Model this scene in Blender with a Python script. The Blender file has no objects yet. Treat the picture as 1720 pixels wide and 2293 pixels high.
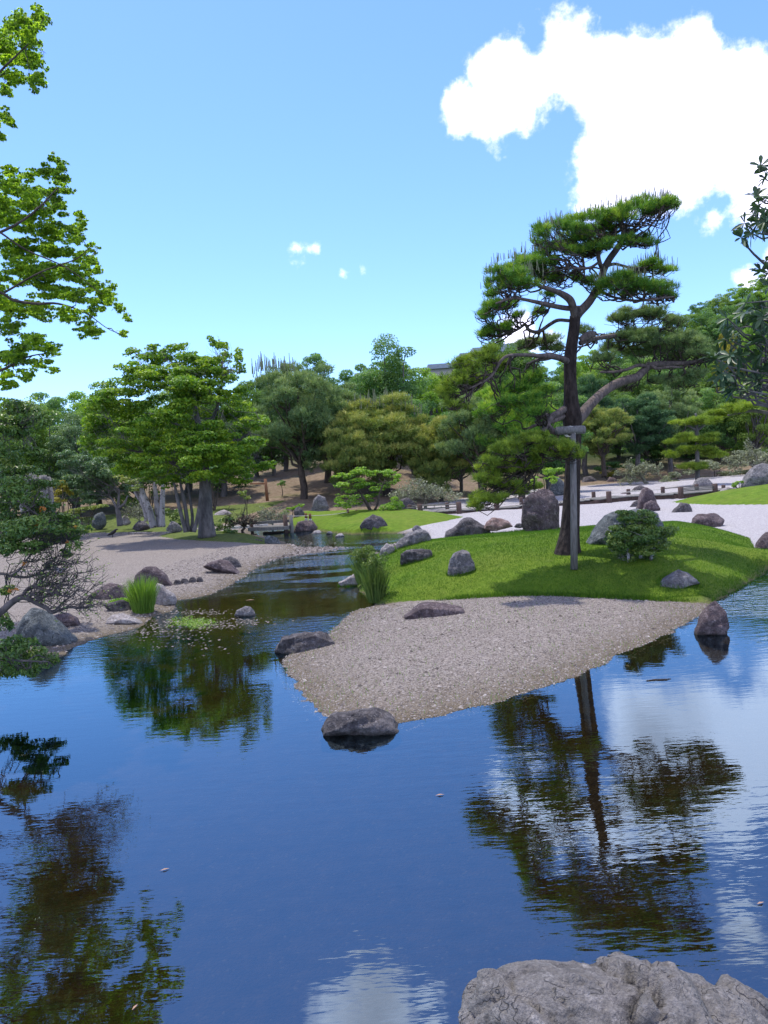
import bpy, math, random
import numpy as np
from mathutils import noise as mnoise, Vector

R_ = math.radians
scene = bpy.context.scene
col = scene.collection

# ------------------------------------------------------------------ camera
CAM_H = 2.0
PITCH = R_(3.1)      # looking slightly down
ROLL = R_(4.0)       # the phone was held a little askew
F0 = np.array([0, math.cos(PITCH), -math.sin(PITCH)])
R0 = np.array([1.0, 0, 0]); U0 = np.array([0, math.sin(PITCH), math.cos(PITCH)])
CR = R0*math.cos(ROLL) - U0*math.sin(ROLL)
CU = R0*math.sin(ROLL) + U0*math.cos(ROLL)
cam_d = bpy.data.cameras.new("camera"); cam = bpy.data.objects.new("camera", cam_d); col.objects.link(cam)
from mathutils import Matrix
m = Matrix.Identity(4)
for i in range(3):
    m[i][0] = CR[i]; m[i][1] = CU[i]; m[i][2] = -F0[i]
m[2][3] = CAM_H
cam.matrix_world = m
cam_d.sensor_fit = 'HORIZONTAL'; cam_d.sensor_width = 36; cam_d.lens = 36.0
cam_d.clip_start = 0.05; cam_d.clip_end = 2000
scene.camera = cam
scene.view_settings.view_transform = 'Standard'
scene.view_settings.look = 'None'
scene.view_settings.exposure = 0.95
scene.view_settings.gamma = 1.0

FP = 1720.0
def ray(x, y):
    return F0 + (x-860.0)/FP*CR + (1146.5-y)/FP*CU
def W(x, y, z=0.0):
    d = ray(x, y); t = (z-CAM_H)/d[2]
    return np.array([d[0]*t, d[1]*t, z])
def WY(x, y, Y):
    d = ray(x, y); t = Y/d[1]
    return np.array([d[0]*t, Y, CAM_H+d[2]*t])

# ------------------------------------------------------------------ sun and sky
SUN_EL = R_(70); SUN_AZ = R_(-35)      # azimuth clockwise from +Y (view direction): high, behind the garden, a little left
sd = bpy.data.lights.new("sun", 'SUN'); sd.energy = 2.8; sd.angle = R_(0.53); sd.color = (1.0, 0.945, 0.85)
sun = bpy.data.objects.new("sun", sd); col.objects.link(sun)
svec = Vector((math.sin(SUN_AZ)*math.cos(SUN_EL), math.cos(SUN_AZ)*math.cos(SUN_EL), math.sin(SUN_EL)))
sun.rotation_euler = svec.to_track_quat('Z', 'Y').to_euler()
sun.location = (0, 0, 30)

world = bpy.data.worlds.new("World"); scene.world = world; world.use_nodes = True
nt = world.node_tree; nt.nodes.clear()
N = nt.nodes.new; L = nt.links.new
out = N('ShaderNodeOutputWorld')
sky = N('ShaderNodeTexSky'); sky.sky_type = 'NISHITA'; sky.sun_disc = False
sky.sun_elevation = SUN_EL; sky.sun_rotation = SUN_AZ
sky.air_density = 1.0; sky.dust_density = 0.3; sky.ozone_density = 2.0
SKY_STR = 0.125
bg = N('ShaderNodeBackground'); bg.inputs['Strength'].default_value = SKY_STR
bgc = N('ShaderNodeBackground'); bgc.inputs['Strength'].default_value = 0.82
tc = N('ShaderNodeTexCoord')
def vmath(op, a, b=None):
    n = N('ShaderNodeVectorMath'); n.operation = op
    for i, v in enumerate((a, b)):
        if v is None: continue
        if isinstance(v, (tuple, list)): n.inputs[i].default_value = v
        else: L(v, n.inputs[i])
    return n
def fmath(op, a, b=None, c=None, clamp=False):
    n = N('ShaderNodeMath'); n.operation = op; n.use_clamp = clamp
    for i, v in enumerate((a, b, c)):
        if v is None: continue
        if isinstance(v, (int, float)): n.inputs[i].default_value = v
        else: L(v, n.inputs[i])
    return n.outputs[0]
skytint = N('ShaderNodeMix'); skytint.data_type = 'RGBA'; skytint.blend_type = 'MULTIPLY'
skytint.inputs[0].default_value = 1.0
L(sky.outputs[0], skytint.inputs[6]); skytint.inputs[7].default_value = (0.70, 0.87, 1.22, 1)
dirv = vmath('NORMALIZE', tc.outputs['Generated']).outputs[0]
nz = N('ShaderNodeTexNoise'); nz.inputs['Scale'].default_value = 9; nz.inputs['Detail'].default_value = 8; nz.inputs['Roughness'].default_value = 0.62
L(dirv, nz.inputs['Vector'])
def pdir(x, y, flip=False):
    d = ray(x*1.0368, y*1.0368); d = d/np.linalg.norm(d)
    if flip: d = d*np.array([1, 1, -1])
    return d
blobs = [(1085,160,70),(1000,235,52),(1060,262,50),(1150,195,70),(1225,150,78),(1330,200,105),(1420,182,72),(1500,112,40),
         (1570,212,84),(1690,255,108),(1350,340,112),(1470,300,150),(1600,290,130),(1700,320,110),(1290,400,62),(1840,340,180),
         (1540,478,38),(1600,455,45),(1690,420,70),(1800,450,90),(1950,330,220),(1615,605,42),(1680,590,60),(1760,600,90),
         (642,539,13),(653,535,17),(666,536,16),(680,540,11),(741,592,13),(750,596,10),(783,585,6),(1130,725,55),(1190,735,35),
         (1740,530,40)]
refl = [(830,2190,95),(730,2230,80),(920,2180,60),(1610,2010,42)]
field = None
def add_blob(d, r):
    global field
    dist = N('ShaderNodeVectorMath'); dist.operation = 'DISTANCE'
    L(dirv, dist.inputs[0]); dist.inputs[1].default_value = tuple(d)
    v = fmath('SUBTRACT', r, dist.outputs['Value'])
    field = v if field is None else fmath('SMOOTH_MAX', field, v, 0.012)
for x, y, r in blobs: add_blob(pdir(x, y), r/1659*0.90)
for x, y, r in refl: add_blob(pdir(x, y, True), r/1659*0.8)
# a few more clouds in the rest of the sky, outside the view
for az, el, r in ((120,30,.3),(150,45,.25),(200,28,.3),(-110,38,.28),(-150,25,.3),(75,35,.28),(-80,60,.15)):
    a, e = R_(az), R_(el); add_blob((math.sin(a)*math.cos(e), math.cos(a)*math.cos(e), math.sin(e)), r)
nn = fmath('SUBTRACT', nz.outputs['Fac'], 0.5)
nz3 = N('ShaderNodeTexNoise'); nz3.inputs['Scale'].default_value = 40; nz3.inputs['Detail'].default_value = 5; nz3.inputs['Roughness'].default_value = 0.6; L(dirv, nz3.inputs['Vector'])
fld = fmath('ADD', fmath('ADD', field, fmath('MULTIPLY', nn, 0.11)), fmath('MULTIPLY', fmath('SUBTRACT', nz3.outputs['Fac'], 0.5), 0.035))
cm = N('ShaderNodeMapRange'); cm.interpolation_type = 'SMOOTHSTEP'
cm.inputs['From Min'].default_value = -0.006; cm.inputs['From Max'].default_value = 0.018
L(fld, cm.inputs['Value'])
nz2 = N('ShaderNodeTexNoise'); nz2.inputs['Scale'].default_value = 6; nz2.inputs['Detail'].default_value = 5
L(dirv, nz2.inputs['Vector'])
cr = N('ShaderNodeMapRange'); cr.inputs['From Min'].default_value = 0.48; cr.inputs['From Max'].default_value = 0.72
cr.inputs['To Min'].default_value = 1.15; cr.inputs['To Max'].default_value = 0.66
L(nz2.outputs['Fac'], cr.inputs['Value'])
cc = N('ShaderNodeCombineColor'); L(fmath('MULTIPLY', cr.outputs[0], 1.12), cc.inputs[0]); L(fmath('MULTIPLY', cr.outputs[0], 1.10), cc.inputs[1])
L(fmath('MULTIPLY', cr.outputs[0], 1.45), cc.inputs[2])
L(cc.outputs[0], bgc.inputs['Color'])
L(skytint.outputs[2], bg.inputs['Color'])
mixs = N('ShaderNodeMixShader'); L(cm.outputs[0], mixs.inputs[0]); L(bg.outputs[0], mixs.inputs[1]); L(bgc.outputs[0], mixs.inputs[2])
L(mixs.outputs[0], out.inputs[0])

# ------------------------------------------------------------------ mesh helpers
rng = np.random.default_rng(7)
random.seed(7)

def tagset(o, label=None, cat=None, group=None, kind=None):
    if label: o['label'] = label
    if cat: o['category'] = cat
    if group: o['group'] = group
    if kind: o['kind'] = kind
    return o

def mesh_uniform(name, V, Fc, var=None, smooth=False, colattr=None):
    V = np.asarray(V, dtype=np.float32); Fc = np.asarray(Fc, dtype=np.int32)
    me = bpy.data.meshes.new(name); k = Fc.shape[1]
    me.vertices.add(len(V)); me.vertices.foreach_set('co', V.ravel())
    me.loops.add(Fc.size); me.loops.foreach_set('vertex_index', Fc.ravel())
    me.polygons.add(len(Fc)); me.polygons.foreach_set('loop_start', np.arange(0, Fc.size, k, dtype=np.int32))
    me.polygons.foreach_set('use_smooth', np.full(len(Fc), smooth, dtype=bool))
    if var is not None:
        a = me.attributes.new('var', 'FLOAT', 'POINT'); a.data.foreach_set('value', np.asarray(var, dtype=np.float32))
    if colattr is not None:
        a = me.attributes.new('mask', 'FLOAT_COLOR', 'POINT'); a.data.foreach_set('color', np.asarray(colattr, dtype=np.float32).ravel())
    me.update(calc_edges=True); me.validate()
    return me

def link(name, me, mat, parent=None):
    if mat is not None and len(me.materials) == 0: me.materials.append(mat)
    o = bpy.data.objects.new(name, me); col.objects.link(o)
    if parent is not None: o.parent = parent
    return o

def empty(name, loc=(0, 0, 0)):
    o = bpy.data.objects.new(name, None); col.objects.link(o); o.location = tuple(loc); o.empty_display_size = 0.2
    return o

def norm(a):
    return a/np.maximum(np.linalg.norm(a, axis=-1, keepdims=True), 1e-9)

class MB:
    def __init__(s): s.v = []; s.f = []; s.n = 0
    def add(s, V, Fq):
        V = np.asarray(V, float); s.v.append(V); s.f += [tuple(int(i)+s.n for i in f) for f in Fq]; s.n += len(V)
    def tube(s, pts, rad, n=6, cap=True):
        P = np.asarray(pts, float); k = len(P)
        if np.isscalar(rad): rad = [rad]*k
        T = np.gradient(P, axis=0); T = norm(T)
        ref = np.array([0.31, 0.17, 0.93]) if abs(T[0][2]) < 0.9 else np.array([1.0, 0.2, 0])
        V = []
        a = norm(np.cross(T[0], ref))
        for i in range(k):
            a = a - T[i]*np.dot(a, T[i]); a = a/max(np.linalg.norm(a), 1e-9)
            b = np.cross(T[i], a)
            for j in range(n):
                t = 2*math.pi*j/n
                V.append(P[i] + (a*math.cos(t)+b*math.sin(t))*rad[i])
        Fq = [(i*n+j, i*n+(j+1) % n, (i+1)*n+(j+1) % n, (i+1)*n+j) for i in range(k-1) for j in range(n)]
        if cap: Fq += [tuple(range(n-1, -1, -1)), tuple((k-1)*n+j for j in range(n))]
        s.add(V, Fq)
    def box(s, c, sx, sy, sz, rz=0.0, bev=0.0, ry=0.0):
        x, y, z = sx/2, sy/2, sz/2
        V = np.array([(i*x, j*y, k*z) for k in (-1, 1) for j in (-1, 1) for i in (-1, 1)], float)
        if ry:
            cr_, sr_ = math.cos(ry), math.sin(ry); V = V@np.array([[cr_, 0, -sr_], [0, 1, 0], [sr_, 0, cr_]])
        c_, s_ = math.cos(rz), math.sin(rz); V = V@np.array([[c_, s_, 0], [-s_, c_, 0], [0, 0, 1]])
        V = V+np.asarray(c, float)
        s.add(V, [(0, 2, 3, 1), (4, 5, 7, 6), (0, 1, 5, 4), (2, 6, 7, 3), (0, 4, 6, 2), (1, 3, 7, 5)])
    def mesh(s, name, smooth=True):
        me = bpy.data.meshes.new(name); me.from_pydata([tuple(p) for p in np.concatenate(s.v)], [], s.f)
        if smooth: me.polygons.foreach_set('use_smooth', [True]*len(me.polygons))
        me.update(); return me
    def build(s, name, mat, parent=None, smooth=True):
        return link(name, s.mesh(name, smooth), mat, parent)

# ------------------------------------------------------------------ materials
def newmat(name):
    mt = bpy.data.materials.new(name); mt.use_nodes = True; t = mt.node_tree
    for n in list(t.nodes): t.nodes.remove(n)
    return mt, t
class NT:
    def __init__(s, t): s.t = t
    def n(s, typ, **kw):
        x = s.t.nodes.new(typ)
        for k, v in kw.items(): setattr(x, k, v)
        return x
    def l(s, a, b): s.t.links.new(a, b)
    def set(s, inp, v):
        if hasattr(v, 'is_output') or isinstance(v, bpy.types.NodeSocket): s.l(v, inp)
        else: inp.default_value = v
    def math(s, op, a, b=0.0, clamp=False):
        x = s.n('ShaderNodeMath', operation=op, use_clamp=clamp); s.set(x.inputs[0], a); s.set(x.inputs[1], b); return x.outputs[0]
    def noise(s, vec, scale, detail=4, rough=0.55, out='Fac'):
        x = s.n('ShaderNodeTexNoise'); s.l(vec, x.inputs['Vector']); x.inputs['Scale'].default_value = scale
        x.inputs['Detail'].default_value = detail; x.inputs['Roughness'].default_value = rough; return x.outputs[out]
    def voro(s, vec, scale, feature='F1', out='Distance'):
        x = s.n('ShaderNodeTexVoronoi', feature=feature); s.l(vec, x.inputs['Vector']); x.inputs['Scale'].default_value = scale
        return x.outputs[out]
    def ramp(s, fac, stops, interp='LINEAR'):
        x = s.n('ShaderNodeValToRGB'); s.l(fac, x.inputs[0]); r = x.color_ramp; r.interpolation = interp
        while len(r.elements) < len(stops): r.elements.new(0.5)
        for e, (p, c) in zip(r.elements, stops):
            e.position = p; e.color = tuple(c)+(1,) if len(c) == 3 else c
        return x.outputs[0]
    def mix(s, fac, a, b, mode='MIX'):
        x = s.n('ShaderNodeMix', data_type='RGBA', blend_type=mode)
        s.set(x.inputs[0], fac)
        for i, v in ((6, a), (7, b)):
            if isinstance(v, tuple): v = v+(1,) if len(v) == 3 else v
            s.set(x.inputs[i], v)
        return x.outputs[2]
    def maprange(s, v, a, b, c=0.0, d=1.0, smooth=False):
        x = s.n('ShaderNodeMapRange')
        if smooth: x.interpolation_type = 'SMOOTHSTEP'
        s.l(v, x.inputs['Value']); 
        for k, q in zip(('From Min', 'From Max', 'To Min', 'To Max'), (a, b, c, d)): x.inputs[k].default_value = q
        return x.outputs[0]
    def bump(s, h, dist, strength=1.0, nrm=None):
        x = s.n('ShaderNodeBump'); s.l(h, x.inputs['Height']); x.inputs['Distance'].default_value = dist; s.set(x.inputs['Strength'], strength)
        if nrm is not None: s.l(nrm, x.inputs['Normal'])
        return x.outputs[0]
    def pbsdf(s, color, rough=0.8, spec=0.3, nrm=None):
        b = s.n('ShaderNodeBsdfPrincipled'); s.set(b.inputs['Base Color'], color if not isinstance(color, tuple) else color+(1,))
        s.set(b.inputs['Roughness'], rough); b.inputs['Specular IOR Level'].default_value = spec
        if nrm is not None: s.l(nrm, b.inputs['Normal'])
        return b
    def out(s, sh):
        o = s.n('ShaderNodeOutputMaterial'); s.l(sh, o.inputs['Surface'])

LEAFK = 1.7
def leafmat(name, dark, mid, light, transl=0.35, gloss=0.35, rough=0.5, hue=0.10):
    if name != 'pebbles': k_ = {'pine_needles': 2.5, 'turf_blades': 0.8, 'rosette_leaves': 0.9, 'lichen_twig_leaves': 0.95, 'grey_pine_needles': 2.3, 'dark_pine_needles': 2.2, 'broad_leaves': 2.0, 'blue_green_leaves': 2.0, 'olive_pine_needles': 1.9, 'near_maple_leaves': 2.25, 'maple_leaves': 1.4, 'yellow_leaves': 0.9, 'yellow_pine_needles': 1.5}.get(name, LEAFK); dark, mid, light = [tuple(min(.8, c*k_) for c in q_) for q_ in (dark, mid, light)]
    mt, t = newmat(name); q = NT(t)
    at = q.n('ShaderNodeAttribute', attribute_name='var')
    oi = q.n('ShaderNodeObjectInfo')
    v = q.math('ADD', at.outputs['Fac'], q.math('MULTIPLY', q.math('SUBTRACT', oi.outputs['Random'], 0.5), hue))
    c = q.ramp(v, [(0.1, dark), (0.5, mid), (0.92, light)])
    b = q.pbsdf(c, rough, gloss)
    tr = q.n('ShaderNodeBsdfTranslucent')
    q.l(q.mix(1.0, c, (1.25, 1.25, 0.55), 'MULTIPLY'), tr.inputs[0])
    mx = q.n('ShaderNodeMixShader'); mx.inputs[0].default_value = transl
    q.l(b.outputs[0], mx.inputs[1]); q.l(tr.outputs[0], mx.inputs[2]); q.out(mx.outputs[0])
    return mt

def barkmat(name, c1, c2, scale=18, bump=0.02, patch=None):
    mt, t = newmat(name); q = NT(t); tc_ = q.n('ShaderNodeTexCoord')
    mp = q.n('ShaderNodeMapping'); mp.inputs['Scale'].default_value = (1, 1, 0.35); q.l(tc_.outputs['Object'], mp.inputs[0])
    n1 = q.noise(mp.outputs[0], scale, 6, 0.65); v1 = q.voro(mp.outputs[0], scale*1.3)
    c = q.ramp(n1, [(0.32, c1), (0.68, c2)])
    if patch:
        n2 = q.noise(tc_.outputs['Object'], 7, 4, 0.6); c = q.mix(q.maprange(n2, 0.56, 0.62), c, patch)
    h = q.math('ADD', n1, q.math('MULTIPLY', v1, 0.7))
    q.out(q.pbsdf(c, 0.9, 0.2, q.bump(h, bump)).outputs[0]); return mt

def rockmat(name, base, dark, light, scale=1.0, vein=0.35, moss=None):
    mt, t = newmat(name); q = NT(t); tc_ = q.n('ShaderNodeTexCoord'); P = tc_.outputs['Object']
    n1 = q.noise(P, 3.2*scale, 8, 0.65); n2 = q.noise(P, 14*scale, 8, 0.7); n3 = q.noise(P, 60*scale, 3, 0.6)
    c = q.ramp(n1, [(0.28, dark), (0.5, base), (0.72, light)])
    c = q.mix(q.maprange(n2, 0.50, 0.64, 0, 0.85), c, light)
    c = q.mix(q.maprange(q.noise(P, 9*scale, 5, 0.7), 0.58, 0.66, 0, 0.7), c, tuple(min(.5, x*1.35+.03) for x in light))
    c = q.mix(q.maprange(q.noise(P, 6*scale, 6, 0.7), 0.42, 0.34, 0, 0.7), c, tuple(x*0.5 for x in dark))
    c = q.mix(q.maprange(n3, 0.35, 0.65, 0, 0.5), c, tuple(x*0.55 for x in dark))
    dn = q.n('ShaderNodeVectorMath', operation='ADD'); q.l(P, dn.inputs[0])
    sc = q.n('ShaderNodeVectorMath', operation='SCALE'); q.l(q.noise(P, 2.0*scale, 4, 0.6, 'Color'), sc.inputs[0]); sc.inputs['Scale'].default_value = 0.9; q.l(sc.outputs[0], dn.inputs[1])
    cr_ = q.voro(dn.outputs[0], 3.0*scale, 'DISTANCE_TO_EDGE')
    crk = q.math('MULTIPLY', q.maprange(cr_, 0.0, 0.022, 1, 0), q.maprange(q.noise(P, 2.6*scale, 3, 0.6), 0.47, 0.6))
    c = q.mix(q.math('MULTIPLY', crk, vein), c, tuple(x*0.3 for x in dark))
    if moss:
        g = q.n('ShaderNodeNewGeometry'); sx = q.n('ShaderNodeSeparateXYZ'); q.l(g.outputs['Normal'], sx.inputs[0])
        mf = q.math('MULTIPLY', q.maprange(sx.outputs[2], 0.3, 0.9), q.maprange(n2, 0.45, 0.6)); c = q.mix(mf, c, moss)
    # dark damp line and algae just above the water
    g2 = q.n('ShaderNodeNewGeometry'); sz = q.n('ShaderNodeSeparateXYZ'); q.l(g2.outputs['Position'], sz.inputs[0])
    wet = q.maprange(q.math('ADD', sz.outputs[2], q.math('MULTIPLY', n2, 0.02)), 0.02, 0.05, 0.6, 0)
    c = q.mix(wet, c, (0.035, 0.028, 0.02))
    h = q.math('ADD', q.math('MULTIPLY', n1, 1.4), q.math('ADD', q.math('MULTIPLY', n2, 0.55), q.math('MULTIPLY', n3, 0.12)))
    h = q.math('SUBTRACT', h, q.math('MULTIPLY', crk, 0.3*vein/0.35))
    q.out(q.pbsdf(c, 0.85, 0.3, q.bump(h, 0.10/scale)).outputs[0]); return mt

def woodmat(name, c1, c2):
    mt, t = newmat(name); q = NT(t); tc_ = q.n('ShaderNodeTexCoord')
    mp = q.n('ShaderNodeMapping'); mp.inputs['Scale'].default_value = (12, 12, 1.2); q.l(tc_.outputs['Object'], mp.inputs[0])
    n1 = q.noise(mp.outputs[0], 4, 6, 0.6); c = q.ramp(n1, [(0.3, c1), (0.7, c2)])
    q.out(q.pbsdf(c, 0.85, 0.2, q.bump(n1, 0.01)).outputs[0]); return mt

def plainmat(name, c, rough=0.7, spec=0.3):
    mt, t = newmat(name); q = NT(t); tc_ = q.n('ShaderNodeTexCoord')
    n1 = q.noise(tc_.outputs['Object'], 6, 5, 0.6)
    q.out(q.pbsdf(q.mix(q.maprange(n1, 0.3, 0.7), tuple(x*0.75 for x in c), tuple(min(1, x*1.15) for x in c)), rough, spec).outputs[0]); return mt

M = {}
M['maple'] = leafmat('maple_leaves', (0.035, 0.085, 0.012), (0.10, 0.20, 0.018), (0.24, 0.32, 0.025), 0.42)
M['near_maple'] = leafmat('near_maple_leaves', (0.04, 0.085, 0.014), (0.11, 0.18, 0.020), (0.22, 0.29, 0.03), 0.72)
M['broad'] = leafmat('broad_leaves', (0.03, 0.062, 0.018), (0.075, 0.135, 0.030), (0.15, 0.21, 0.045), 0.45, hue=0.7)
M['camellia'] = leafmat('camellia_leaves', (0.025, 0.055, 0.025), (0.06, 0.11, 0.045), (0.14, 0.19, 0.085), 0.3, 0.35, 0.45)
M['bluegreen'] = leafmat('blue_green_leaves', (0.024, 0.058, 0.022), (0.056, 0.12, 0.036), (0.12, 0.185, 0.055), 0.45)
M['lime'] = leafmat('lime_leaves', (0.042, 0.10, 0.012), (0.10, 0.19, 0.022), (0.21, 0.30, 0.04), 0.42)
M['yellow'] = leafmat('yellow_leaves', (0.11, 0.12, 0.01), (0.28, 0.26, 0.02), (0.45, 0.38, 0.04), 0.3)
M['shrub'] = leafmat('shrub_leaves', (0.022, 0.055, 0.012), (0.055, 0.105, 0.018), (0.14, 0.18, 0.035), 0.25, 0.5, 0.4)
M['red_tip'] = leafmat('young_red_leaves', (0.10, 0.05, 0.01), (0.26, 0.10, 0.02), (0.38, 0.18, 0.04), 0.3)
M['rosette'] = leafmat('rosette_leaves', (0.018, 0.045, 0.018), (0.04, 0.088, 0.032), (0.085, 0.14, 0.06), 0.2, 0.35, 0.45)
M['lichen'] = leafmat('lichen_twig_leaves', (0.09, 0.11, 0.06), (0.20, 0.23, 0.14), (0.32, 0.34, 0.22), 0.2)
M['pine'] = leafmat('pine_needles', (0.018, 0.050, 0.012), (0.05, 0.115, 0.016), (0.15, 0.20, 0.022), 0.35, 0.3)
M['pine_olive'] = leafmat('olive_pine_needles', (0.035, 0.065, 0.018), (0.095, 0.135, 0.03), (0.22, 0.22, 0.06), 0.25, 0.3)
M['pine_grey'] = leafmat('grey_pine_needles', (0.03, 0.06, 0.025), (0.07, 0.11, 0.042), (0.145, 0.18, 0.07), 0.25, 0.3)
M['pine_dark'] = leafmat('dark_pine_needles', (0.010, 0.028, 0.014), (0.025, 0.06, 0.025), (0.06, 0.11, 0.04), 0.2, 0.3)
M['pine_yellow'] = leafmat('yellow_pine_needles', (0.05, 0.09, 0.012), (0.12, 0.185, 0.022), (0.23, 0.29, 0.035), 0.3, 0.3)
M['reed_dark'] = leafmat('dark_reed_leaves', (0.025, 0.05, 0.012), (0.06, 0.10, 0.02), (0.13, 0.16, 0.04), 0.3)
M['reed'] = leafmat('reed_blades', (0.04, 0.09, 0.012), (0.09, 0.17, 0.02), (0.22, 0.26, 0.06), 0.35)
M['turf'] = leafmat('turf_blades', (0.05, 0.13, 0.012), (0.105, 0.225, 0.016), (0.19, 0.33, 0.030), 0.35, 0.2)
M['candle'] = plainmat('pine_candles', (0.20, 0.22, 0.12))
M['bark_pine'] = barkmat('pine_bark', (0.014, 0.010, 0.009), (0.058, 0.044, 0.038), 16, 0.035)
M['bark_limb'] = barkmat('pine_limb_bark', (0.05, 0.042, 0.038), (0.17, 0.135, 0.12), 20, 0.015)
M['bark_grey'] = barkmat('grey_bark', (0.06, 0.056, 0.055), (0.17, 0.16, 0.155), 9, 0.01)
M['bark_pale'] = barkmat('pale_bark', (0.16, 0.155, 0.16), (0.40, 0.38, 0.38), 6, 0.006, (0.08, 0.07, 0.06))
M['bark_dark'] = barkmat('dark_bark', (0.03, 0.024, 0.02), (0.10, 0.08, 0.065), 14, 0.015)
M['twig'] = barkmat('twig_bark', (0.05, 0.045, 0.045), (0.14, 0.12, 0.115), 14, 0.005)
M['lichen_bark'] = barkmat('lichen_bark', (0.07, 0.07, 0.055), (0.26, 0.26, 0.20), 12, 0.01)
M['rock_purple'] = rockmat('purple_brown_rock', (0.115, 0.082, 0.085), (0.055, 0.042, 0.045), (0.24, 0.19, 0.19), 1.2)
M['rock_dark'] = rockmat('dark_rock', (0.085, 0.075, 0.078), (0.04, 0.036, 0.038), (0.21, 0.19, 0.19), 1.4)
M['rock_grey'] = rockmat('grey_rock', (0.17, 0.16, 0.165), (0.085, 0.08, 0.085), (0.34, 0.32, 0.31), 1.3)
M['rock_blue'] = rockmat('blue_grey_rock', (0.10, 0.115, 0.12), (0.055, 0.065, 0.07), (0.22, 0.24, 0.24), 1.0)
M['rock_pale'] = rockmat('pale_rock', (0.34, 0.30, 0.285), (0.18, 0.155, 0.15), (0.52, 0.48, 0.46), 1.6)
M['rock_red'] = rockmat('reddish_rock', (0.24, 0.155, 0.135), (0.12, 0.075, 0.07), (0.38, 0.28, 0.25), 1.4)
M['rock_near'] = rockmat('near_rock', (0.215, 0.20, 0.19), (0.125, 0.115, 0.11), (0.285, 0.265, 0.255), 1.6, 0.4)
M['wood_grey'] = woodmat('weathered_grey_wood', (0.09, 0.085, 0.078), (0.21, 0.20, 0.185))
M['wood_brown'] = woodmat('brown_wood', (0.055, 0.036, 0.03), (0.14, 0.095, 0.08))
M['wood_red'] = woodmat('red_brown_wood', (0.10, 0.045, 0.025), (0.24, 0.12, 0.06))
M['wood_pale'] = woodmat('pale_wood', (0.40, 0.38, 0.37), (0.62, 0.60, 0.58))
M['rope'] = plainmat('rope', (0.55, 0.52, 0.45))
M['bird'] = plainmat('black_feathers', (0.012, 0.012, 0.014), 0.5)
M['wall'] = plainmat('building_wall', (0.42, 0.38, 0.36))
M['roof'] = plainmat('building_roof', (0.30, 0.34, 0.38))
M['glass'] = plainmat('window_glass', (0.06, 0.09, 0.12), 0.15, 0.6)
M['pebble'] = leafmat('pebbles', (0.07, 0.057, 0.05), (0.215, 0.185, 0.165), (0.42, 0.375, 0.345), 0.0, 0.2, 0.8)
M['leaf_litter'] = plainmat('fallen_leaf', (0.35, 0.22, 0.14))

# ------------------------------------------------------------------ terrain
def P0(pts, z=0.0): return np.array([W(x, y, z)[:2] for x, y in pts])
water_px = [(1720,1275),(1660,1318),(1625,1336),(1598,1348),(1592,1362),(1562,1385),(1535,1402),(1500,1420),(1430,1450),(1340,1493),(1255,1525),(1190,1550),(1090,1577),(985,1602),(895,1622),
 (800,1628),(735,1604),(690,1577),(650,1530),(630,1490),(650,1462),(715,1430),(745,1408),(765,1388),(790,1371),(835,1356),(845,1340),(805,1325),(792,1290),(796,1262),(830,1243),(868,1236),(885,1222),(915,1207),
 (905,1195),(860,1194),(790,1197),(735,1192),(712,1188),(690,1180),(640,1178),(575,1182)]
water_px2 = [(560,1190),(600,1203),(640,1214),(668,1228),(672,1238),(640,1246),(592,1262),(563,1282),(540,1297),(480,1330),(440,1340),(395,1345),(385,1368),(345,1381),(314,1405),(250,1421),(165,1448),(140,1470),(60,1500),(0,1515)]
water = np.concatenate([np.array([[30.0, 16.0], [16.0, 14.5], [10.5, 13.6]]), P0(water_px), P0(water_px2), np.array([[-8.0, 7.2], [-14.0, 5.5], [-14, -4.0], [-6, -3.5], [-2.2, 0.9], [-.6, 1.5], [.6, 1.9], [1.8, 2.1], [3.4, 1.6], [9, -3], [30, -4]])])
lawn1 = np.concatenate([P0([(846,1352),(950,1353),(1100,1352),(1300,1352),(1500,1351),(1592,1349),(1625,1336),(1660,1318),(1720,1275)], 0.03), np.array([[10.5, 13.6], [14, 15.5]]),
   P0([(1722,1234),(1690,1226),(1680,1206),(1640,1196),(1560,1184)], 0.15), np.array([[6.2, 19.4], [4.0, 20.0], [2.2, 19.6], [0.9, 19.0]]), P0([(925,1213),(890,1236),(850,1246),(805,1258),(795,1292),(806,1325)], 0.06)])
lawn2 = np.concatenate([P0([(1505,1126),(1535,1131),(1600,1133),(1720,1133)], 0.13), np.array([[22, 25.5], [24, 36], [16.5, 35.0]]), P0([(1625,1106),(1560,1114)], 0.13)])
lawn3 = np.concatenate([P0([(700,1184),(735,1190),(790,1195),(860,1192),(945,1178),(1000,1170),(1040,1162)], 0.10), np.array([[2.0, 31.0], [-0.5, 33.5], [-3.8, 36.0], [-4.2, 33.0]]), P0([(655,1180)], .1)])
lawn4 = P0([(355,1201),(400,1208),(500,1212),(592,1214),(606,1204),(560,1190),(480,1186),(400,1186)], 0.15)
lawn5 = np.concatenate([P0([(-100,1203),(190,1193),(300,1191),(398,1188),(420,1183)], 0.2), np.array([[-5.0, 40.0], [-30.0, 38.0]])])

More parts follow.
